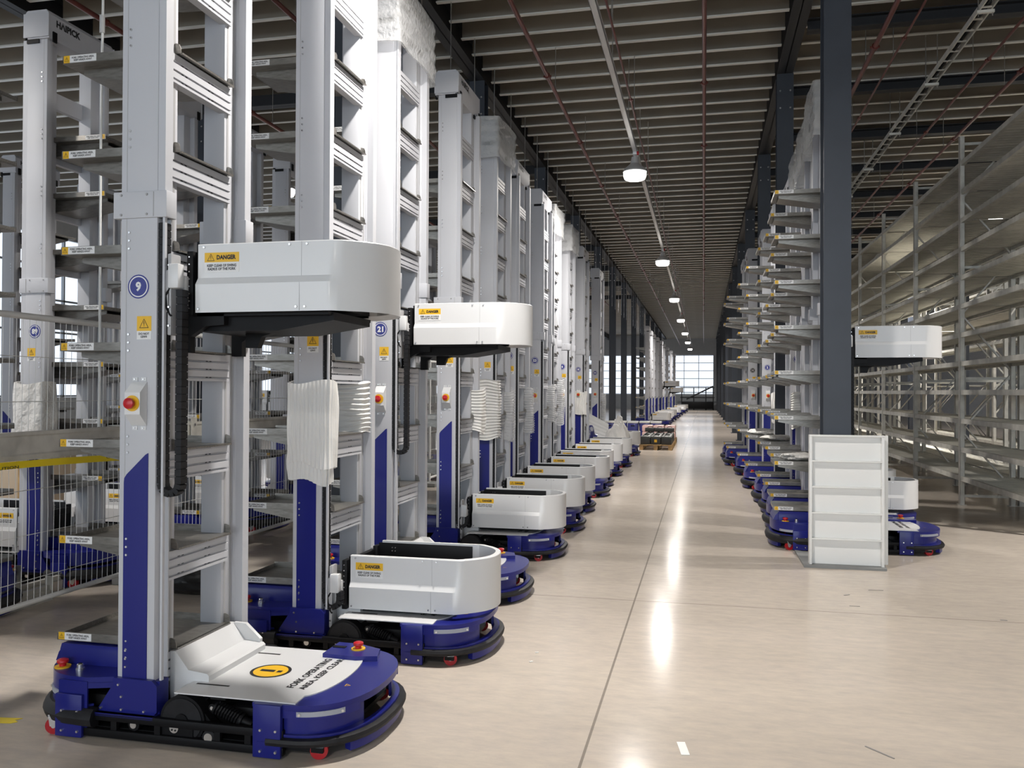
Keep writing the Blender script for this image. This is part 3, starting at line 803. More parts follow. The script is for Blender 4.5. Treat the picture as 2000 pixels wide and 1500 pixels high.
mast_sleeve(-2.10, 10.72, 1, .95, 1.55, 'torn clear film hanging between number 20 and number 53', False, 19, 'wrap', off=.05)
mast_sleeve(-2.09, 12.35, 1, 1.05, 1.6, 'torn clear film hanging just right of number 53', False, 23, 'wrap', off=.05)
mast_sleeve(-2.17, 13.68, 1, .95, 1.7, 'clear film hanging just left of number 6', False, 27, 'wrap', off=.05)
mast_sleeve(-2.17, 17.25, -1, 1.03, 1.5, 'white foam sleeve around the bright mast numbered 18', True, 29, off=.03)
mast_sleeve(-2.22, 20.35, 1, .7, 1.45, 'clear film hanging on the far mast numbered 34', False, 31, 'wrap', off=.05)
mast_sleeve(1.43, 14.0, -1, 1.02, 1.5, 'white foam sleeve around the mast numbered 27', True, 33, off=.025)
mast_sleeve(1.53, 11.2, 1, 1.05, 1.5, 'bunched white foam behind the mast numbered 26', False, 35, off=.04)
sleeve('plastic_wrap', 'pale cloudy wrap around the mast of number 89 behind the fence', 'plastic wrap', -5.13, -4.93, 5.54, 5.64, .98, 1.55, False, 'bag', amp=.0, off=.03, seed=41, taper=.035)
def top_wrap(rx, ry, label, seed, z0=4.02, off=.05):
    return sleeve('bubble_wrap', label, 'plastic wrap', rx - .40, rx - .165, ry - .37, ry + .37, z0, 4.47, False, 'wrap', amp=.006, off=off, seed=seed, pitch=.11)
top_wrap(-2.0, 6.13, 'big crumpled bubble wrap over the top bar of number 21', 51, 3.98)
top_wrap(-2.03, 9.26, 'bubble wrap over the top bar right of the bare lettered bar', 52)
top_wrap(-2.17, 13.68, 'bubble wrap over a top bar left of the puffed one on number 6', 53)
top_wrap(-2.18, 15.35, 'puffed bubble wrap over the top bar of number 6', 54, 4.0, .07)
top_wrap(1.457, 8.87, 'shiny bubble wrap on the top bar beside the near dark column', 55, 3.95)
top_wrap(1.50, 9.97, 'bubble wrap on the second top bar beside the near dark column', 56, 4.0)
top_wrap(1.53, 11.2, 'bubble wrap on the third top bar beside the near dark column', 57, 4.0)
def crumple(name, label, cat, loc, size, mat, seed, group=None, rough=.16, n=36):
    rnd = random.Random(seed); b = MB(); vs = []; m = n // 2
    ks = [(Vector((rnd.gauss(0, 1), rnd.gauss(0, 1), rnd.gauss(0, 1))) * w, rnd.uniform(0, 6.28), a) for w, a in [(2, 1.), (3, .8), (4, .6), (6, .5), (9, .35), (13, .25), (18, .18)]]
    for j in range(m + 1):
        for k in range(n):
            th = PI * j / m; p_ = 2 * PI * k / n
            d = Vector((math.sin(th) * math.cos(p_), math.sin(th) * math.sin(p_), math.cos(th)))
            e = 1 + rough * sum(a * (math.sin(w.dot(d) + q) if w.length < 5 else .6 - 1.4 * abs(math.sin(w.dot(d) + q))) for w, q, a in ks)
            q = d * e
            vs.append((q.x * size[0] / 2, q.y * size[1] / 2, max(-.46, min(.75, q.z * .55)) * size[2] + size[2] * .46))
    fs = [(j * n + k, j * n + (k + 1) % n, (j + 1) * n + (k + 1) % n, (j + 1) * n + k) for j in range(m) for k in range(n)]
    b.add(vs, fs, mat)
    return tag(put(name, b.mesh(name, 40), None, loc), label, cat, group)
crumple('plastic_film', 'crumpled clear film lying on a low tray left of the white panel', 'plastic wrap', (1.457 - .55, 8.87, TRAY[1] + .002), (.42, .34, .07), 'bag', 61)
crumple('plastic_film', 'crumpled film on a low tray of the robot numbered 27', 'plastic wrap', (1.43 - .5, 14.0, TRAY[1] + .002), (.45, .34, .10), 'bag', 62)
crumple('plastic_film', 'crumpled film on a tray just left of number 26', 'plastic wrap', (1.5 - .5, 12.25, TRAY[1] + .002), (.45, .34, .08), 'bag', 63)

# ------------------------------------------------------------------ setting
b = MB(); b.box(-17, 14, -16, 78, -.2, 0, 'floor'); struct('floor', b)
b = MB(); b.box(-17, 14, -16, 78, 6.53, 6.6, 'deck'); struct('ceiling', b)
JS = .546; J0 = 10.90 - 14 * JS
def joist_mesh(x0, x1):
    b = MB()
    b.box(x0, x1, -.024, .034, 6.20, 6.204, 'joist'); b.box(x0, x1, .031, .034, 6.204, 6.53, 'deck')
    b.box(x0, x1, -.024, -.021, 6.20, 6.216, 'joist')
    return b.mesh('ceiling_joist')
jm = joist_mesh(-3.17, 1.02); jr = joist_mesh(1.28, 6.0); jl = joist_mesh(-8.0, -3.43); jf = joist_mesh(6.2, 13.9); jk = joist_mesh(-15.9, -8.35)
k = 0
while J0 + k * JS < 77:
    y = J0 + k * JS
    o = put('ceiling_joist', jm, None, (0, y, 0)); o['kind'] = 'structure'
    if y < 46: o = put('ceiling_joist', jr, None, (0, y, 0)); o['kind'] = 'structure'
    if y < 40: o = put('ceiling_joist', jl, None, (0, y, 0)); o['kind'] = 'structure'
    if y < 30: o = put('ceiling_joist', jf, None, (0, y, 0)); o['kind'] = 'structure'
    if y < 36: o = put('ceiling_joist', jk, None, (0, y, 0)); o['kind'] = 'structure'
    k += 1
def ibeam_y(x, y0, y1, zb, zt, w=.22):
    b = MB(); b.box(x - w / 2, x + w / 2, y0, y1, zb, zb + .016, 'darksteel'); b.box(x - w / 2, x + w / 2, y0, y1, zt - .016, zt, 'darksteel'); b.box(x - .006, x + .006, y0, y1, zb, zt, 'darksteel')
    return b
for i, x in enumerate((-8.2, -3.30, 1.14, 6.1)):
    struct('steel_beam', ibeam_y(x, -5.8, 77.8, 6.12, 6.53))
def column_mesh(z1=6.12, plate=True):
    b = MB(); w = .115
    b.box(-w, w, -w, -w + .014, 0, z1, 'column'); b.box(-w, w, w - .014, w, 0, z1, 'column'); b.box(-.006, .006, -w + .014, w - .014, 0, z1, 'column')
    b.box(-.16, .16, -.16, .16, 0, .02, 'column')
    for z in (z1 - .5, z1 - .25):
        for s in (-1, 1):
            for x in (-.07, .07): b.cyl((x, s * w, z), (x, s * (w + .012), z), .014, 'silver', n=8)
    return b.mesh('steel_column')
cm = column_mesh()
ry = [8.02, 12.95, 17.25, 22.4, 27.4, 32.4, 37.4, 42.4, 47.4, 52.4, 57.4, 62.4, 67.4, 72.4]
ly = [2.5, 7.45, 12.3, 17.3, 22.2, 27.1, 31.6, 36.2, 41.4, 46.8, 51.8, 56.8, 61.8, 66.8]
for y in ry: o = put('steel_column', cm, None, (1.145, y, 0)); o['kind'] = 'structure'
for y in ly: o = put('steel_column', cm, None, (-3.3, y, 0)); o['kind'] = 'structure'
for y in (7.45, 12.3, 17.3, 22.2, 27.1, 31.6, 36.2, 41.4): o = put('steel_column', cm, None, (-8.2, y + .4, 0)); o['kind'] = 'structure'
for y in (12.95, 17.25, 22.4, 27.4, 32.4): o = put('steel_column', cm, None, (6.1, y, 0)); o['kind'] = 'structure'
# crosswise beams in the right and left bays, brackets at the aisle columns
for k in range(14):
    y = 11.25 + 2.46 * k
    b = MB(); b.box(1.27, 6.0, -.08, .08, 6.05, 6.065, 'darksteel'); b.box(1.27, 6.0, -.006, .006, 6.05, 6.2, 'darksteel'); b.box(1.27, 6.0, -.08, .08, 6.185, 6.198, 'darksteel')
    o = put('steel_beam', b.mesh('cross_steel_beam'), None, (0, y, 0)); o['kind'] = 'structure'
for y in ly[:9]:
    b = MB(); b.box(-8.1, -3.42, -.09, .09, 6.0, 6.016, 'darksteel'); b.box(-8.1, -3.42, -.006, .006, 6.0, 6.2, 'darksteel')
    o = put('steel_beam', b.mesh('cross_steel_beam'), None, (0, y, 0)); o['kind'] = 'structure'
# walls, with window bands
def wall_with_window(axis, pos, a0, a1, w0, w1, z0, z1, nm, wn, thick=.2, dirn=1, pane='sky'):
    b = MB()
    def bx(p, q, zz0, zz1, d0=0, d1=thick, mat='wallpaint', bb=b):
        lo, hi = sorted((pos + d0 * dirn, pos + d1 * dirn))
        if axis == 'x': bb.box(lo, hi, p, q, zz0, zz1, mat)
        else: bb.box(p, q, lo, hi, zz0, zz1, mat)
    bx(a0, a1, 0, z0); bx(a0, a1, z1, 6.53); bx(a0, w0, z0, z1); bx(w1, a1, z0, z1)
    struct(nm, b)
    g = MB(); bx(w0, w1, z0, z1, .10, .12, pane, g); struct(wn, g)
    f = MB(); n = max(1, round((w1 - w0) / 1.25))
    for i in range(n + 1):
        p = w0 + (w1 - w0) * i / n; bx(p - .022, p + .022, z0, z1, .02, .10, 'framegrey', f)
    for z in [z0 + .03, z1 - .03] + [z0 + (z1 - z0) * q for q in (.2, .4, .6, .8)]: bx(w0, w1, z - .022, z + .022, .02, .10, 'framegrey', f)
    o = put('trim_' + wn[-1], f.mesh('window_frame')); o['kind'] = 'structure'
wall_with_window('y', 76, -17, 14, -15.5, .85, 1.3, 4.75, 'wall_far', 'window_1')
wall_with_window('x', -16, -16, 78, -15, 70, 1.3, 5.4, 'wall_left', 'window_2', dirn=-1)
wall_with_window('y', -15, -17, 14, -16.5, 13, 1.0, 5.6, 'wall_back', 'fill_window_3', dirn=-1, pane='fillpane')  # window band added out of view to brighten surfaces facing the camera
b = MB(); b.box(13.5, 13.7, -16, 78, 0, 6.53, 'wallpaint'); struct('wall_right', b)

# ------------------------------------------------------------------ lamps
def lamp_parts():
    b = MB()
    b.lathe([(.05, .0), (.07, -.10), (.12, -.15), (.17, -.19), (.185, -.22), (.185, -.235), (.165, -.24)], (0, 0, .24), (0, 0, 1), 'lampcase', 20)
    b2 = MB(); b2.lathe([(.12, -.115), (.155, -.10), (.172, -.06), (.176, .0)], (0, 0, 0), (0, 0, 1), 'lamp', 28)
    b3 = MB(); b3.cyl((0, 0, .23), (0, 0, .32), .018, 'lampcase', n=8); b3.box(-.03, .03, -.05, .05, .27, .33, 'lampcase', .004); b3.cyl((.03, 0, .3), (.06, 0, .3), .03, 'red', n=10)
    return b.mesh('housing', 25), b2.mesh('lens'), b3.mesh('hanger')
lh, ll, lk = lamp_parts()
def lamp(x, y, label, group, energy, zl=4.88):
    t = thing('high_bay_lamp', label, 'lamp', (x, y, zl), 0, group)
    put('housing', lh, t); put('lens', ll, t); put('hanger', lk, t)
    ld = bpy.data.lights.new('lamp_light', 'AREA'); ld.shape = 'DISK'; ld.size = .30; ld.energy = energy; ld.color = (1., .95, .895); ld.spread = R(165)
    lo = bpy.data.objects.new('lamp_light', ld); C.objects.link(lo); lo.parent = t; lo.location = (0, 0, -.125)
AISLE_W = 225
for i in range(9):
    y = 4.07 + 9.1 * i + (.6 if i == 0 else 0)
    lb = 'high bay lamp above the picture, straight over the near aisle' if i == 0 else ['nearest', 'second', 'third', 'fourth', 'fifth', 'sixth', 'seventh', 'eighth'][i - 1] + ' lit high bay lamp in view over the aisle'
    lamp(-1.04, y, lb, 'high bay lamps over the aisle', AISLE_W * (.82 if i == 0 else 1))
lamp(-1.04, -5.03, 'high bay lamp over the aisle behind the camera', 'high bay lamps over the aisle', AISLE_W)
for i in range(4): lamp(5.45, 8.6 + 9.1 * i, ['nearest', 'second', 'third', 'fourth'][i] + ' high bay lamp over the aisle behind the steel racks', 'high bay lamps over the right aisle', 300)
for i in range(3): lamp(-6.9, 4.0 + 9.1 * i, ['nearest', 'second', 'third'][i] + ' high bay lamp over the aisle behind the fence', 'high bay lamps over the left aisle', 120)
b = MB(); b.box(-1.075, -1.005, -5.5, 76, 5.20, 5.205, 'lampcase'); b.box(-1.075, -1.07, -5.5, 76, 5.2, 5.26, 'lampcase'); b.box(-1.01, -1.005, -5.5, 76, 5.2, 5.26, 'lampcase')
tr = thing('cable_tray', 'pale cable tray carrying the aisle lamps', 'cable tray', (0, 0, 0)); put('channel', b.mesh('channel'), tr)
rodm = MB().cyl((0, 0, 5.26), (0, 0, 6.2), .005, 'silver', n=6).mesh('hanger_rod')
for k in range(20): put('hanger_rod', rodm, tr, (-1.04, 3.3 + k * 2.184, 0))
# sprinkler pipes
def pipe(x, z, y0, y1, r, label, clamps=3.0, mat='pipe', off=0.):
    t = thing('sprinkler_pipe', label, 'pipe', (0, 0, 0), 0, 'sprinkler pipes under the ceiling')
    put('pipe_run', MB().cyl((x, y0, z), (x, y1, z), r, mat, n=12).mesh('pipe_run'), t)
    cl = MB(); cl.cyl((x, -.04, z), (x, .04, z), r * 1.45, mat, n=12); cl.cyl((x - r * 1.9, 0, z), (x + r * 1.9, 0, z), .014, mat, n=6); cm_ = cl.mesh('coupling')
    rd = MB().cyl((x, 0, z), (x, 0, 6.2), .005, 'silver', n=6).mesh('hanger_rod')
    y = y0 + .8 + off
    while y < min(y1, 46): put('coupling', cm_, t, (0, y, 0)); put('hanger_rod', rd, t, (0, y + .6, 0)); y += clamps
    return t
pipe(-1.98, 5.58, -5, 75, .027, 'red sprinkler pipe on the left side of the aisle ceiling')
pipe(.0, 5.7, -5, 75, .027, 'red sprinkler pipe running straight up the middle of the picture', off=1.)
pipe(-.95, 5.37, -5, 75, .014, 'thin red pipe close beside the cable tray of the lamps', off=.5)
pipe(2.02, 5.7, -5, 50, .029, 'thick red sprinkler pipe just right of the near dark column', off=.2)
pipe(2.31, 5.7, -5, 50, .014, 'thin red pipe between the thick pipe and the open ladder tray')
pipe(3.42, 5.62, -5, 50, .018, 'red pipe between the ladder tray and the outermost red pipe', off=.7)
pipe(3.95, 5.62, -5, 50, .024, 'outermost red pipe directly over the steel rack', off=1.2)
pipe(-4.3, 5.5, -5, 40, .027, 'red sprinkler pipe over the wire fence on the left')
pipe(-6.2, 5.4, -5, 40, .027, 'red sprinkler pipe over the row behind the fence')
t = thing('cable_tray', 'open ladder cable tray hanging right of the near column', 'cable tray')
b = MB(); b.box(2.84, 2.855, -5, 50, 5.56, 5.62, 'galv'); b.box(2.955, 2.97, -5, 50, 5.56, 5.62, 'galv'); put('side_rails', b.mesh('side_rails'), t)
b = MB()
for k in range(130): b.box(2.85, 2.96, 2 + k * .3, 2.02 + k * .3, 5.57, 5.585, 'galv')
put('rungs', b.mesh('rungs'), t)
b = MB(); b.tube([(2.905, 2 + k * .5, 5.60 + .006 * math.sin(k * 1.3)) for k in range(90)], .02, 'black', 6); put('cable', b.mesh('cable'), t)
rd = MB(); rd.cyl((2.835, 0, 5.5), (2.835, 0, 6.2), .006, 'silver', n=6); rd.cyl((2.975, 0, 5.5), (2.975, 0, 6.2), .006, 'silver', n=6); rd.box(2.82, 2.99, -.02, .02, 5.53, 5.56, 'galv'); rdm = rd.mesh('hanger')
for k in range(18): put('hanger', rdm, t, (0, 3.3 + k * 2.184, 0))
# thin hanging rods along the left beam
rm = MB().cyl((0, 0, 4.35), (0, 0, 6.2), .006, 'silver', n=6).mesh('hanger_rod')
for k in range(34):
    o = put('hanger_rod', rm, None, (-2.985, J0 + JS * (10 + 2 * k), 0)); o['kind'] = 'structure'

# ------------------------------------------------------------------ steel racks on the right
LEV = [.375 + .386 * k for k in range(12)]
def rack(x0, x1, y0, nb, label, bay=2.55, top=4.97, levels=LEV):
    t = thing('storage_rack', label, 'rack', (x0, y0, 0), 0, 'steel racks on the right')
    D = x1 - x0
    b = MB(); b.box(-.03, .03, -.035, -.032, 0, top, 'galv'); b.box(-.03, -.027, -.035, .035, 0, top, 'galv'); b.box(.027, .03, -.035, .035, 0, top, 'galv')
    b.box(-.03, -.012, .032, .035, 0, top, 'galv'); b.box(.012, .03, .032, .035, 0, top, 'galv'); b.box(-.05, .05, -.05, .05, 0, .006, 'galv')
    up = b.mesh('upright')
    b = MB(); z = .25; s = 0
    while z + .75 < top:
        b.bar((.02, 0, z) if s else (D - .02, 0, z), (D - .02, 0, z + .72) if s else (.02, 0, z + .72), .02, .035, 'galv', (0, 1, 0)); z += .78; s = 1 - s
    for z in (.12, 1.7, 3.2, top - .1): b.bar((0, 0, z), (D, 0, z), .02, .035, 'galv')
    br = b.mesh('bracing')
    b = MB(); W = bay - .06
    for x in (.0, D): b.box(x - .018, x + .018, .03, bay - .03, -.05, .012, 'galv'); b.box(x - .022, x + .022, .03, bay - .03, -.052, -.046, 'galv')
    nr = 22
    for k in range(nr):
        ya = .04 + (bay - .08) * k / nr; yb = ya + (bay - .08) / nr; q = (yb - ya) / 4
        pts = [(ya, 0), (ya + q, 0), (ya + 1.4 * q, .018), (ya + 3 * q, .018), (ya + 3.4 * q, 0), (yb, 0)]
        vs = [(.015, y, z - .012) for y, z in pts] + [(D - .015, y, z - .012) for y, z in pts]
        n = len(pts); b.add(vs, [(i, i + 1, n + i + 1, n + i) for i in range(n - 1)], 'galvdeck')
    sh = b.mesh('shelf', 20)
    for i in range(nb + 1):
        f = put('upright', up, t, (0, i * bay, 0)); put('upright', up, t, (D, i * bay, 0)); put('bracing', br, t, (0, i * bay, 0))
    for i in range(nb):
        for z in levels: put('shelf', sh, t, (0, i * bay, z))
    return t
rack(3.40, 4.02, 9.98, 8, 'front galvanised steel rack facing the right-hand robots')
rack(4.12, 4.74, 9.98, 8, 'second galvanised rack standing back to back with the front one', levels=LEV[::3])
rack(6.6, 7.22, 9.0, 8, 'third galvanised rack across the aisle behind the first two', levels=LEV[::3])
rack(7.35, 7.97, 9.0, 8, 'fourth galvanised rack, the rearmost seen through the others', levels=LEV[1::3])

# ------------------------------------------------------------------ white panel by the near column
t = thing('shelf_panel', 'white slatted cabinet front standing upright against the near dark column', 'panel', (.0, 0, 0))
px0, px1, py = .895, 1.50, 7.78; Zt = 1.135
b = MB(); b.box(px0, px1, py - .0, py + .035,   .0205, Zt, 'panelwhite')
for x0, x1 in ((px0, px0 + .022), (px1 - .022, px1)): b.box(x0, x1, py - .05, py,   .0205, Zt - .0145, 'panelwhite', .002)
b.box(px0, px1, py - .05, py, Zt - .014, Zt, 'panelwhite', .002)
put('frame', b.mesh('frame'), t)
hh = (Zt - .0205) / 5
for k in range(5):
    z = .0205 + k * hh
    b = MB(); b.box(px0 + .022, px1 - .022, py - .004, py - .001, z + .002, z + hh - .002, 'panelwhite')
    put('shelf_front', b.mesh('shelf_front'), t)
    if k:
        b = MB(); b.box(px0 + .02, px1 - .02, py - .054, py - .003, z - .007, z + .005, 'panelwhite', .002); put('rail', b.mesh('rail'), t)
b = MB(); b.prism([(px0 + .1, py + .045), (px1 + .052, py + .075), (px1 + .052, py + .087), (px0 + .1, py + .057)], 'z',   .0205, Zt - .004, 'panelwhite'); put('side_flap', b.mesh('side_flap'), t)
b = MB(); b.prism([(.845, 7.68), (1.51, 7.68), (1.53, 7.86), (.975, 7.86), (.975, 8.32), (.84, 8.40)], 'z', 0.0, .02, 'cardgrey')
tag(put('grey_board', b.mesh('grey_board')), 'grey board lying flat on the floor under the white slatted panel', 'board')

# ------------------------------------------------------------------ wire fence on the left
def fence(y0, label, L=3.33, x=-4.25):
    t = thing('fence_panel', label, 'fence', (x, y0, 0), 0, 'wire fence panels')
    b = MB(); r = .021
    b.cyl((0, .03, .04), (0, .03, 1.97), r, 'wire', n=12); b.cyl((0, L - .03, .04), (0, L - .03, 1.97), r, 'wire', n=12)
    b.cyl((0, .0, 1.97), (0, L, 1.97), r, 'wire', n=12); b.cyl((0, .03, .12), (0, L - .03, .12), r * .8, 'wire', n=10)
    put('frame', b.mesh('frame'), t)
    b = MB(); n = 62
    for k in range(1, n): 
        y = L * k / n; b.tube([(0, y, .12), (.008, y, .7), (-.006, y, 1.2), (0, y, 1.97)], .0021, 'wire', 4)
    for z in (.27, .56, .85, 1.14, 1.42, 1.71): b.cyl((.004, .03, z), (.004, L - .03, z), .0024, 'wire', n=5)
    put('wire_mesh', b.mesh('wire_mesh'), t)
    for y in (.03, L - .03):
        put('foot', MB().box(-.18, .18, -.07, .07, 0, .06, 'cardgrey', .01).mesh('foot'), t, (0, y, 0))
    return t
for i, y in enumerate((-1.0, 2.47, 5.94, 9.41, 12.88)):
    fence(y, ['wire fence panel beside the camera', 'wire fence panel behind the trays of robot 9 at the left picture edge', 'wire fence panel behind the trays of the foam-wrapped robot', 'wire fence panel behind robot 21', 'farthest wire fence panel behind number 20'][i])
def cbeam(y0, y1, label, x=-4.13, z0=1.06, z1=1.235):
    t = thing('steel_beam', label, 'beam', (x, y0, 0), 0, 'grey beams tied along the fence')
    b = MB(); L = y1 - y0
    b.prism([(-.03, z0), (.03, z0), (.03, z0 + .03), (.022, z0 + .04), (.022, z1 - .03), (.03, z1 - .02), (.03, z1), (-.03, z1)], 'y', 0, L, 'galv'); put('beam', b.mesh('beam'), t)
    for y in (.06, L - .06):
        b = MB(); b.box(-.1, .034, y - .04, y + .04, z1, z1 + .006, 'galv'); b.box(.03, .036, y - .04, y + .04, z0 - .02, z1 + .04, 'galv'); b.cyl((.036, y, z1 - .02), (.045, y, z1 - .02), .012, 'silver', n=8); put('end_plate', b.mesh('end_plate'), t)
cbeam(2.6, 5.5, 'wide grey steel beam along the fence at the left picture edge')
cbeam(6.2, 9.6, 'grey steel beam along the fence behind the foam-wrapped robot')
cbeam(18, 27, 'distant grey beam line behind number 34 near the dark columns', -3.55, 1.02, 1.2)
b = MB(); pts = [(-4.085, 2.4 + .2 * k, 1.02 - .0012 * (k - 8) ** 2 * .5 + .02) for k in range(17)]
vs = []; 
for p in pts: vs += [(p[0], p[1], p[2] - .022), (p[0] + .001, p[1], p[2] + .022)]
b.add(vs, [(2 * i, 2 * i + 2, 2 * i + 3, 2 * i + 1) for i in range(16)], 'tape'); b.add([(x + .002, y, z) for x, y, z in vs], [(2 * i, 2 * i + 1, 2 * i + 3, 2 * i + 2) for i in range(16)], 'tape')
for yy in (3.2, 4.3, 5.3): b.text('CAUTION', .018, (-4.081, yy, 1.025), Y_, Z_, 'print_black', width=.22)
tag(put('caution_tape', b.mesh('caution_tape')), 'yellow caution tape stretched along the fence below the wide beam', 'tape')
# caution sign on the dark column
b = MB(); b.quad((-3.3, 7.45 - .118, 1.42), X_, Z_, .18, .26, 'tape', .003); b.quad((-3.3, 7.45 - .12, 1.42), X_, Z_, .16, .012, 'print_black', .001)
b.text('CAUTION', .035, (-3.3, 7.45 - .1225, 1.49), X_, Z_, 'print_black', width=.15); b.text('KEEP OUT', .03, (-3.3, 7.45 - .1225, 1.36), X_, Z_, 'print_black', width=.13)
tag(put('caution_sign', b.mesh('caution_sign')), 'yellow caution strip on the dark column left of number 21', 'sign')
t = thing('hanging_cable', 'pale cable hanging straight down from the ceiling to the wide beam left of robot 9', 'cable', (-4.12, 5.16, 0))
b = MB(); b.tube([(.004 * math.sin(k * .9), .003 * math.cos(k * 1.3), 1.24 + .33 * k) for k in range(16)], .009, 'panelwhite', 6); put('cord', b.mesh('cord'), t)
b = MB(); b.cyl((0, 0, 4.0), (0, 0, 4.12), .018, 'lampcase', n=10); put('fitting', b.mesh('fitting'), t)
# beams lying on the floor behind the fence, cartons and stacks
for i, (x, y0, y1, z) in enumerate([(-4.55, 2.7, 5.2, .0), (-4.72, 2.9, 5.55, .0), (-4.63, 2.5, 5.0, .11)]):
    t = thing('rack_beam', ['rack beam on the floor close behind the fence', 'rack beam on the floor, farther from the fence', 'rack beam lying across the top of two others behind the fence'][i], 'beam', (x, y0, z), 0, 'rack beams on the floor')
    b = MB(); L = y1 - y0
    b.prism([(-.025, 0), (.025, 0), (.025, .07), (.01, .075), (.01, .105), (-.025, .105)], 'y', 0, L, 'galv'); put('beam', b.mesh('beam'), t)
    for y in (0, L): put('end_plate', MB().box(-.03, .03, -.004, .004, 0, .17, 'galv').mesh('end_plate'), t, (0, y, 0))
t = thing('storage_table', 'dark low table carrying the white packs behind the fence', 'table', (-7.3, 10.3, 0))
b = MB(); b.box(-.5, .5, -.5, .5, .98, 1.03, 'blackmetal', .006); put('table_top', b.mesh('table_top'), t)
for x in (-.45, .45):
    for y in (-.45, .45): put('leg', MB().box(-.025, .025, -.025, .025, 0, .98, 'blackmetal').mesh('leg'), t, (x, y, 0))
rnd = random.Random(4)
for k in range(5):
    b = MB(); b.box(-.24, .24, -.2, .2, 0, .118, 'packs', .035)
    tag(put('white_pack', b.mesh('white_pack'), None, (-7.35 + rnd.uniform(-.02, .02), 10.3, 1.03 + k * .119)), 'white plastic-wrapped pack, ' + ['lowest', 'second from the bottom', 'middle one', 'second from the top', 'topmost'][k] + ' of the stack seen left of robot 9', 'pack', 'white packs behind the fence')
for k, (x, y, w, d, h, mt) in enumerate([(-6.9, 6.1, .5, .5, .7, 'carton'), (-7.2, 8.1, .6, .6, .95, 'carton'), (-6.9, 11.4, .7, .6, .8, 'carton')]):
    t = thing('carton', ['nearest', 'middle', 'farthest'][k] + ' beige carton on the floor behind the fenced robots', 'box', (x, y, 0), 0, 'cartons behind the fence')
    put('box', MB().box(-w / 2, w / 2, -d / 2, d / 2, 0, h, mt, .006).mesh('box'), t); put('packing_tape', MB().box(-.03, .03, -d / 2 - .001, d / 2 + .001, .05, h + .001, 'wood').mesh('packing_tape'), t)
b = MB(); n = 24
crumple('black_bag', 'soft black bag on the floor seen between the masts of robot 9', 'bag', (-3.68, 5.64, 0), (.72, .3, .2), 'blackbag', 71, rough=.05)
# ------------------------------------------------------------------ things along the aisle further on
t = thing('pallet', 'wooden pallet carrying the black batteries', 'pallet', (-1.2, 22.75, 0), 0, 'pallets in the aisle')
def pallet_parts(t, W=.84, D=1.15):
    for k in range(5): put('deck_board', MB().box(-W / 2, W / 2, -.06, .06, .12, .14, 'wood').mesh('deck_board'), t, (0, -D / 2 + .06 + k * (D - .12) / 4, 0))
    for x in (-W / 2 + .05, 0, W / 2 - .05):
        put('runner', MB().box(-.05, .05, -D / 2, D / 2, .0, .02, 'wood').mesh('runner'), t, (x, 0, 0))
        for y in (-D / 2 + .07, 0, D / 2 - .07): put('block', MB().box(-.05, .05, -.065, .065, .02, .12, 'wood').mesh('block'), t, (x, y, 0))
pallet_parts(t)
t2 = thing('pallet', 'wooden pallet under the rear batteries, behind the front pallet', 'pallet', (-1.2, 24.05, 0), 0, 'pallets in the aisle'); pallet_parts(t2)
bb = MB(); bb.box(-.128, .128, -.165, .165, 0, .19, 'battery', .006); bbm = bb.mesh('case')
bl_ = MB(); bl_.box(-.112, .112, -.15, .15, .19, .212, 'batlid', .004); blm = bl_.mesh('lid')
bc = MB(); bc.tube([(-.06, -.08, .212), (-.04, -.05, .235), (0, 0, .24), (.05, .06, .228), (.07, .09, .212)], .008, 'black', 6); bcm = bc.mesh('lead')
for r_, rw in enumerate(('front', 'second', 'third', 'fourth', 'fifth', 'rearmost')):
    for c_, cl_ in enumerate(('left', 'middle', 'right')):
        t = thing('battery', f'black battery with grey lid, {rw} row of six, {cl_} of its row', 'battery', (-1.475 + .272 * c_, 22.40 + .36 * r_ + (.19 if r_ > 2 else 0), .14 if r_ < 3 else .142), 0, 'batteries on the pallets')
        put('case', bbm, t); put('lid', blm, t); put('lead', bcm, t)
        if r_ == 0 and c_ == 1: put('yellow_label', MB().box(-.035, .035, -.1665, -.165, .06, .13, 'yellow').mesh('yellow_label'), t)
for c_, cl_ in enumerate(('left', 'middle', 'right')):
    t = thing('battery', f'black battery lying on top of the rearmost row, {cl_} one', 'battery', (-1.475 + .272 * c_, 24.35, .384), 0, 'batteries on the pallets'); put('case', bbm, t, scale=(1, 1, .55)); put('lead', bcm, t, (0, 0, -.10))
t = thing('pallet', 'wooden pallet under the pink wrapped cartons', 'pallet', (-1.28, 25.7, 0), 0, 'pallets in the aisle'); pallet_parts(t, 1.0, 1.1)
for i in range(3):
    for j in range(2):
        b = MB(); b.box(-.155, .155, -.25, .25, 0, .19, 'pink', .035)
        tag(put('wrapped_carton', b.mesh('wrapped_carton'), None, (-1.61 + .33 * i, 25.55, .14 + .191 * j)), f'pink film-wrapped carton, {("lower", "upper")[j]} layer, {("left", "middle", "right")[i]} of three', 'box', 'pink cartons on the pallet')
for i in range(5):
    t = thing('storage_case', 'blue plastic case with white rim, ' + ['leftmost', 'second from left', 'middle', 'second from right', 'rightmost'][i] + ' of five behind the white bag', 'case', (-2.95 + .37 * i, 27.6 + .1 * (i % 2), 0), 0, 'blue cases in the distance')
    put('body', MB().box(-.16, .16, -.2, .2, 0, .5, 'caseblue', .02).mesh('body'), t); put('rim', MB().box(-.17, .17, -.21, .21, .5, .56, 'panelwhite', .012).mesh('rim'), t)
    put('handle', MB().box(-.06, .06, -.215, -.2, .40, .43, 'black', .004).mesh('handle'), t)
crumple('plastic_bag', 'big white plastic bag on the floor right of the mast numbered 18', 'bag', (-1.83, 18.7, 0), (.6, .6, .80), 'bag', 81, rough=.10)
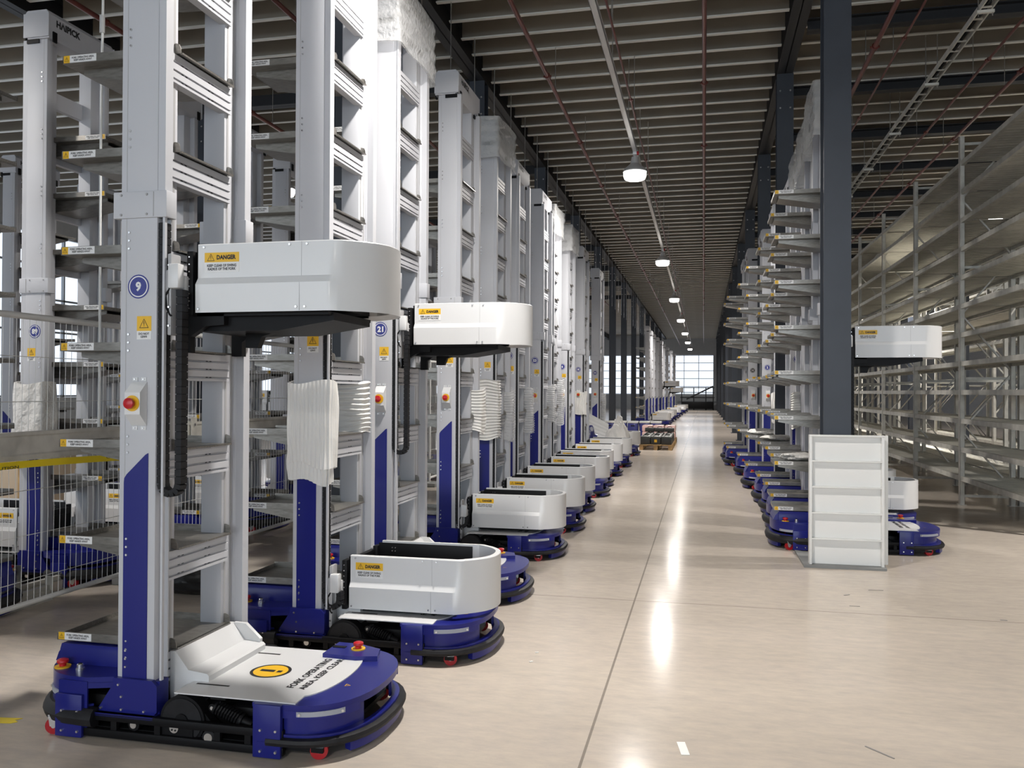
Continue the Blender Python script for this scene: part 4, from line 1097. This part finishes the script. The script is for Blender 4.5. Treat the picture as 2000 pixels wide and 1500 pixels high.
crumple('plastic_bag', 'small white plastic bag end poking up beside the corrugated sheet', 'bag', (-1.88, 19.55, 0), (.34, .36, .98), 'bag', 84, rough=.11)
crumple('foil_pile', 'crumpled silver and blue film pile beside the big white bag', 'film', (-2.45, 18.55, 0), (.62, .6, .72), 'silverfilm', 82, rough=.2)
b = MB(); n = 22; vs = []
for k in range(n + 1):
    u = k / n; off = .012 if k % 2 else 0
    for v in (0, 1): vs.append(Vector((-2.78 + v * .68, 19.12 + off + .20 * u, u * (1.13 - .36 * v))))
m_ = len(vs)
b.add(vs + [q + Vector((0, .01, 0)) for q in vs], [(2 * k, 2 * k + 1, 2 * k + 3, 2 * k + 2) for k in range(n)] + [(m_ + 2 * k, m_ + 2 * k + 2, m_ + 2 * k + 3, m_ + 2 * k + 1) for k in range(n)], 'panelwhite')
tag(put('corrugated_sheet', b.mesh('corrugated_sheet', 20)), 'white ribbed sheet leaning above the silver film pile', 'sheet')
# far end machinery, seen small
t = thing('conveyor', 'dark conveyor and platform steelwork in front of the far window', 'conveyor', (-.4, 73.5, 0))
b = MB()
for x in (-1.4, -.4, .6, 1.2): b.box(x - .04, x + .04, -.04, .04, 0, 1.9, 'darksteel')
b.box(-1.5, 1.3, -.3, .3, 1.0, 1.1, 'darksteel'); b.box(-1.5, 1.3, -.04, .04, 1.85, 1.92, 'darksteel'); b.box(-1.5, 1.3, -.04, .04, 1.45, 1.5, 'darksteel'); put('platform', b.mesh('platform'), t)
b = MB(); b.bar((-1., -.3, .9), (1.2, -.3, 2.0), .2, .12, 'darksteel'); put('incline', b.mesh('incline'), t)
b = MB(); b.box(-1.4, 1.2, -.5, .5, .1, .7, 'black', .02); put('drive_housing', b.mesh('drive_housing'), t)
# ------------------------------------------------------------------ floor litter
b = MB(); b.prism([(-3.40, 3.17), (-3.03, 3.24), (-3.01, 3.26), (-3.04, 3.275), (-3.02, 3.30), (-3.4, 3.245)], 'z', .0005, .002, 'tape'); tag(put('tape_scrap', b.mesh('tape_scrap')), 'torn yellow tape piece on the floor at the left picture edge', 'tape')

for x, y, L, w, a, lb in [(-.08, 3.66, .13, .035, 1.75, 'pale paper strip on the floor near the bottom edge'), (.72, 3.81, .14, .008, 2.3, 'dark thin stick on the floor near the bottom edge'),
                          (1.28, 6.92, .11, .006, .15, 'dark sliver on the floor in front of the grey board'), (1.04, 6.71, .05, .012, .6, 'small bent scrap nearer the white panel'),
                          (1.04, 6.37, .07, .008, 0, 'thin scrap lying near the floor joint'), (1.94, 6.21, .04, .015, 0, 'dark scrap on the floor joint at the right'),
                          (-.93, 4.81, .02, .014, .3, 'white crumb on the floor right of the second robot, farther one'), (-.93, 4.64, .022, .014, .9, 'white crumb on the floor right of the second robot, nearer one')]:
    b = MB(); b.box(-L / 2, L / 2, -w / 2, w / 2, 0, .002, 'panelwhite' if ('pale' in lb or 'crumb' in lb) else 'scrap')
    tag(put('floor_scrap', b.mesh('floor_scrap'), None, (x, y, .0005), (0, 0, a)), lb, 'scrap')

# ------------------------------------------------------------------ world, camera, view
w = bpy.data.worlds.new('World'); SC.world = w; w.use_nodes = True
w.node_tree.nodes['Background'].inputs[0].default_value = (.75, .85, 1, 1); w.node_tree.nodes['Background'].inputs[1].default_value = .2
cd = bpy.data.cameras.new('Camera'); cam = bpy.data.objects.new('Camera', cd); C.objects.link(cam)
cd.sensor_width = 36; cd.sensor_fit = 'HORIZONTAL'; cd.lens = 1660 / 2000 * 36; cd.clip_end = 200; cd.clip_start = .05
right = Vector((.9755391, .21978215, .00438906)); up = Vector((-.00238059, -.00940244, .99995296)); fw = Vector((-.21981308, .97550366, .00864924))
mm = Matrix((right, up, -fw)).transposed().to_4x4(); mm.translation = (0, 0, 1.5)
cam.matrix_world = mm
SC.camera = cam
vs_ = SC.view_settings; vs_.view_transform = 'Standard'; vs_.look = 'None'; vs_.gamma = 1; vs_.use_curve_mapping = False; vs_.exposure = 0.0
SC.cycles.max_bounces = 6; SC.cycles.diffuse_bounces = 4; SC.cycles.glossy_bounces = 3; SC.cycles.transparent_max_bounces = 8
SC.cycles.caustics_reflective = False; SC.cycles.caustics_refractive = False; SC.cycles.sample_clamp_indirect = 4
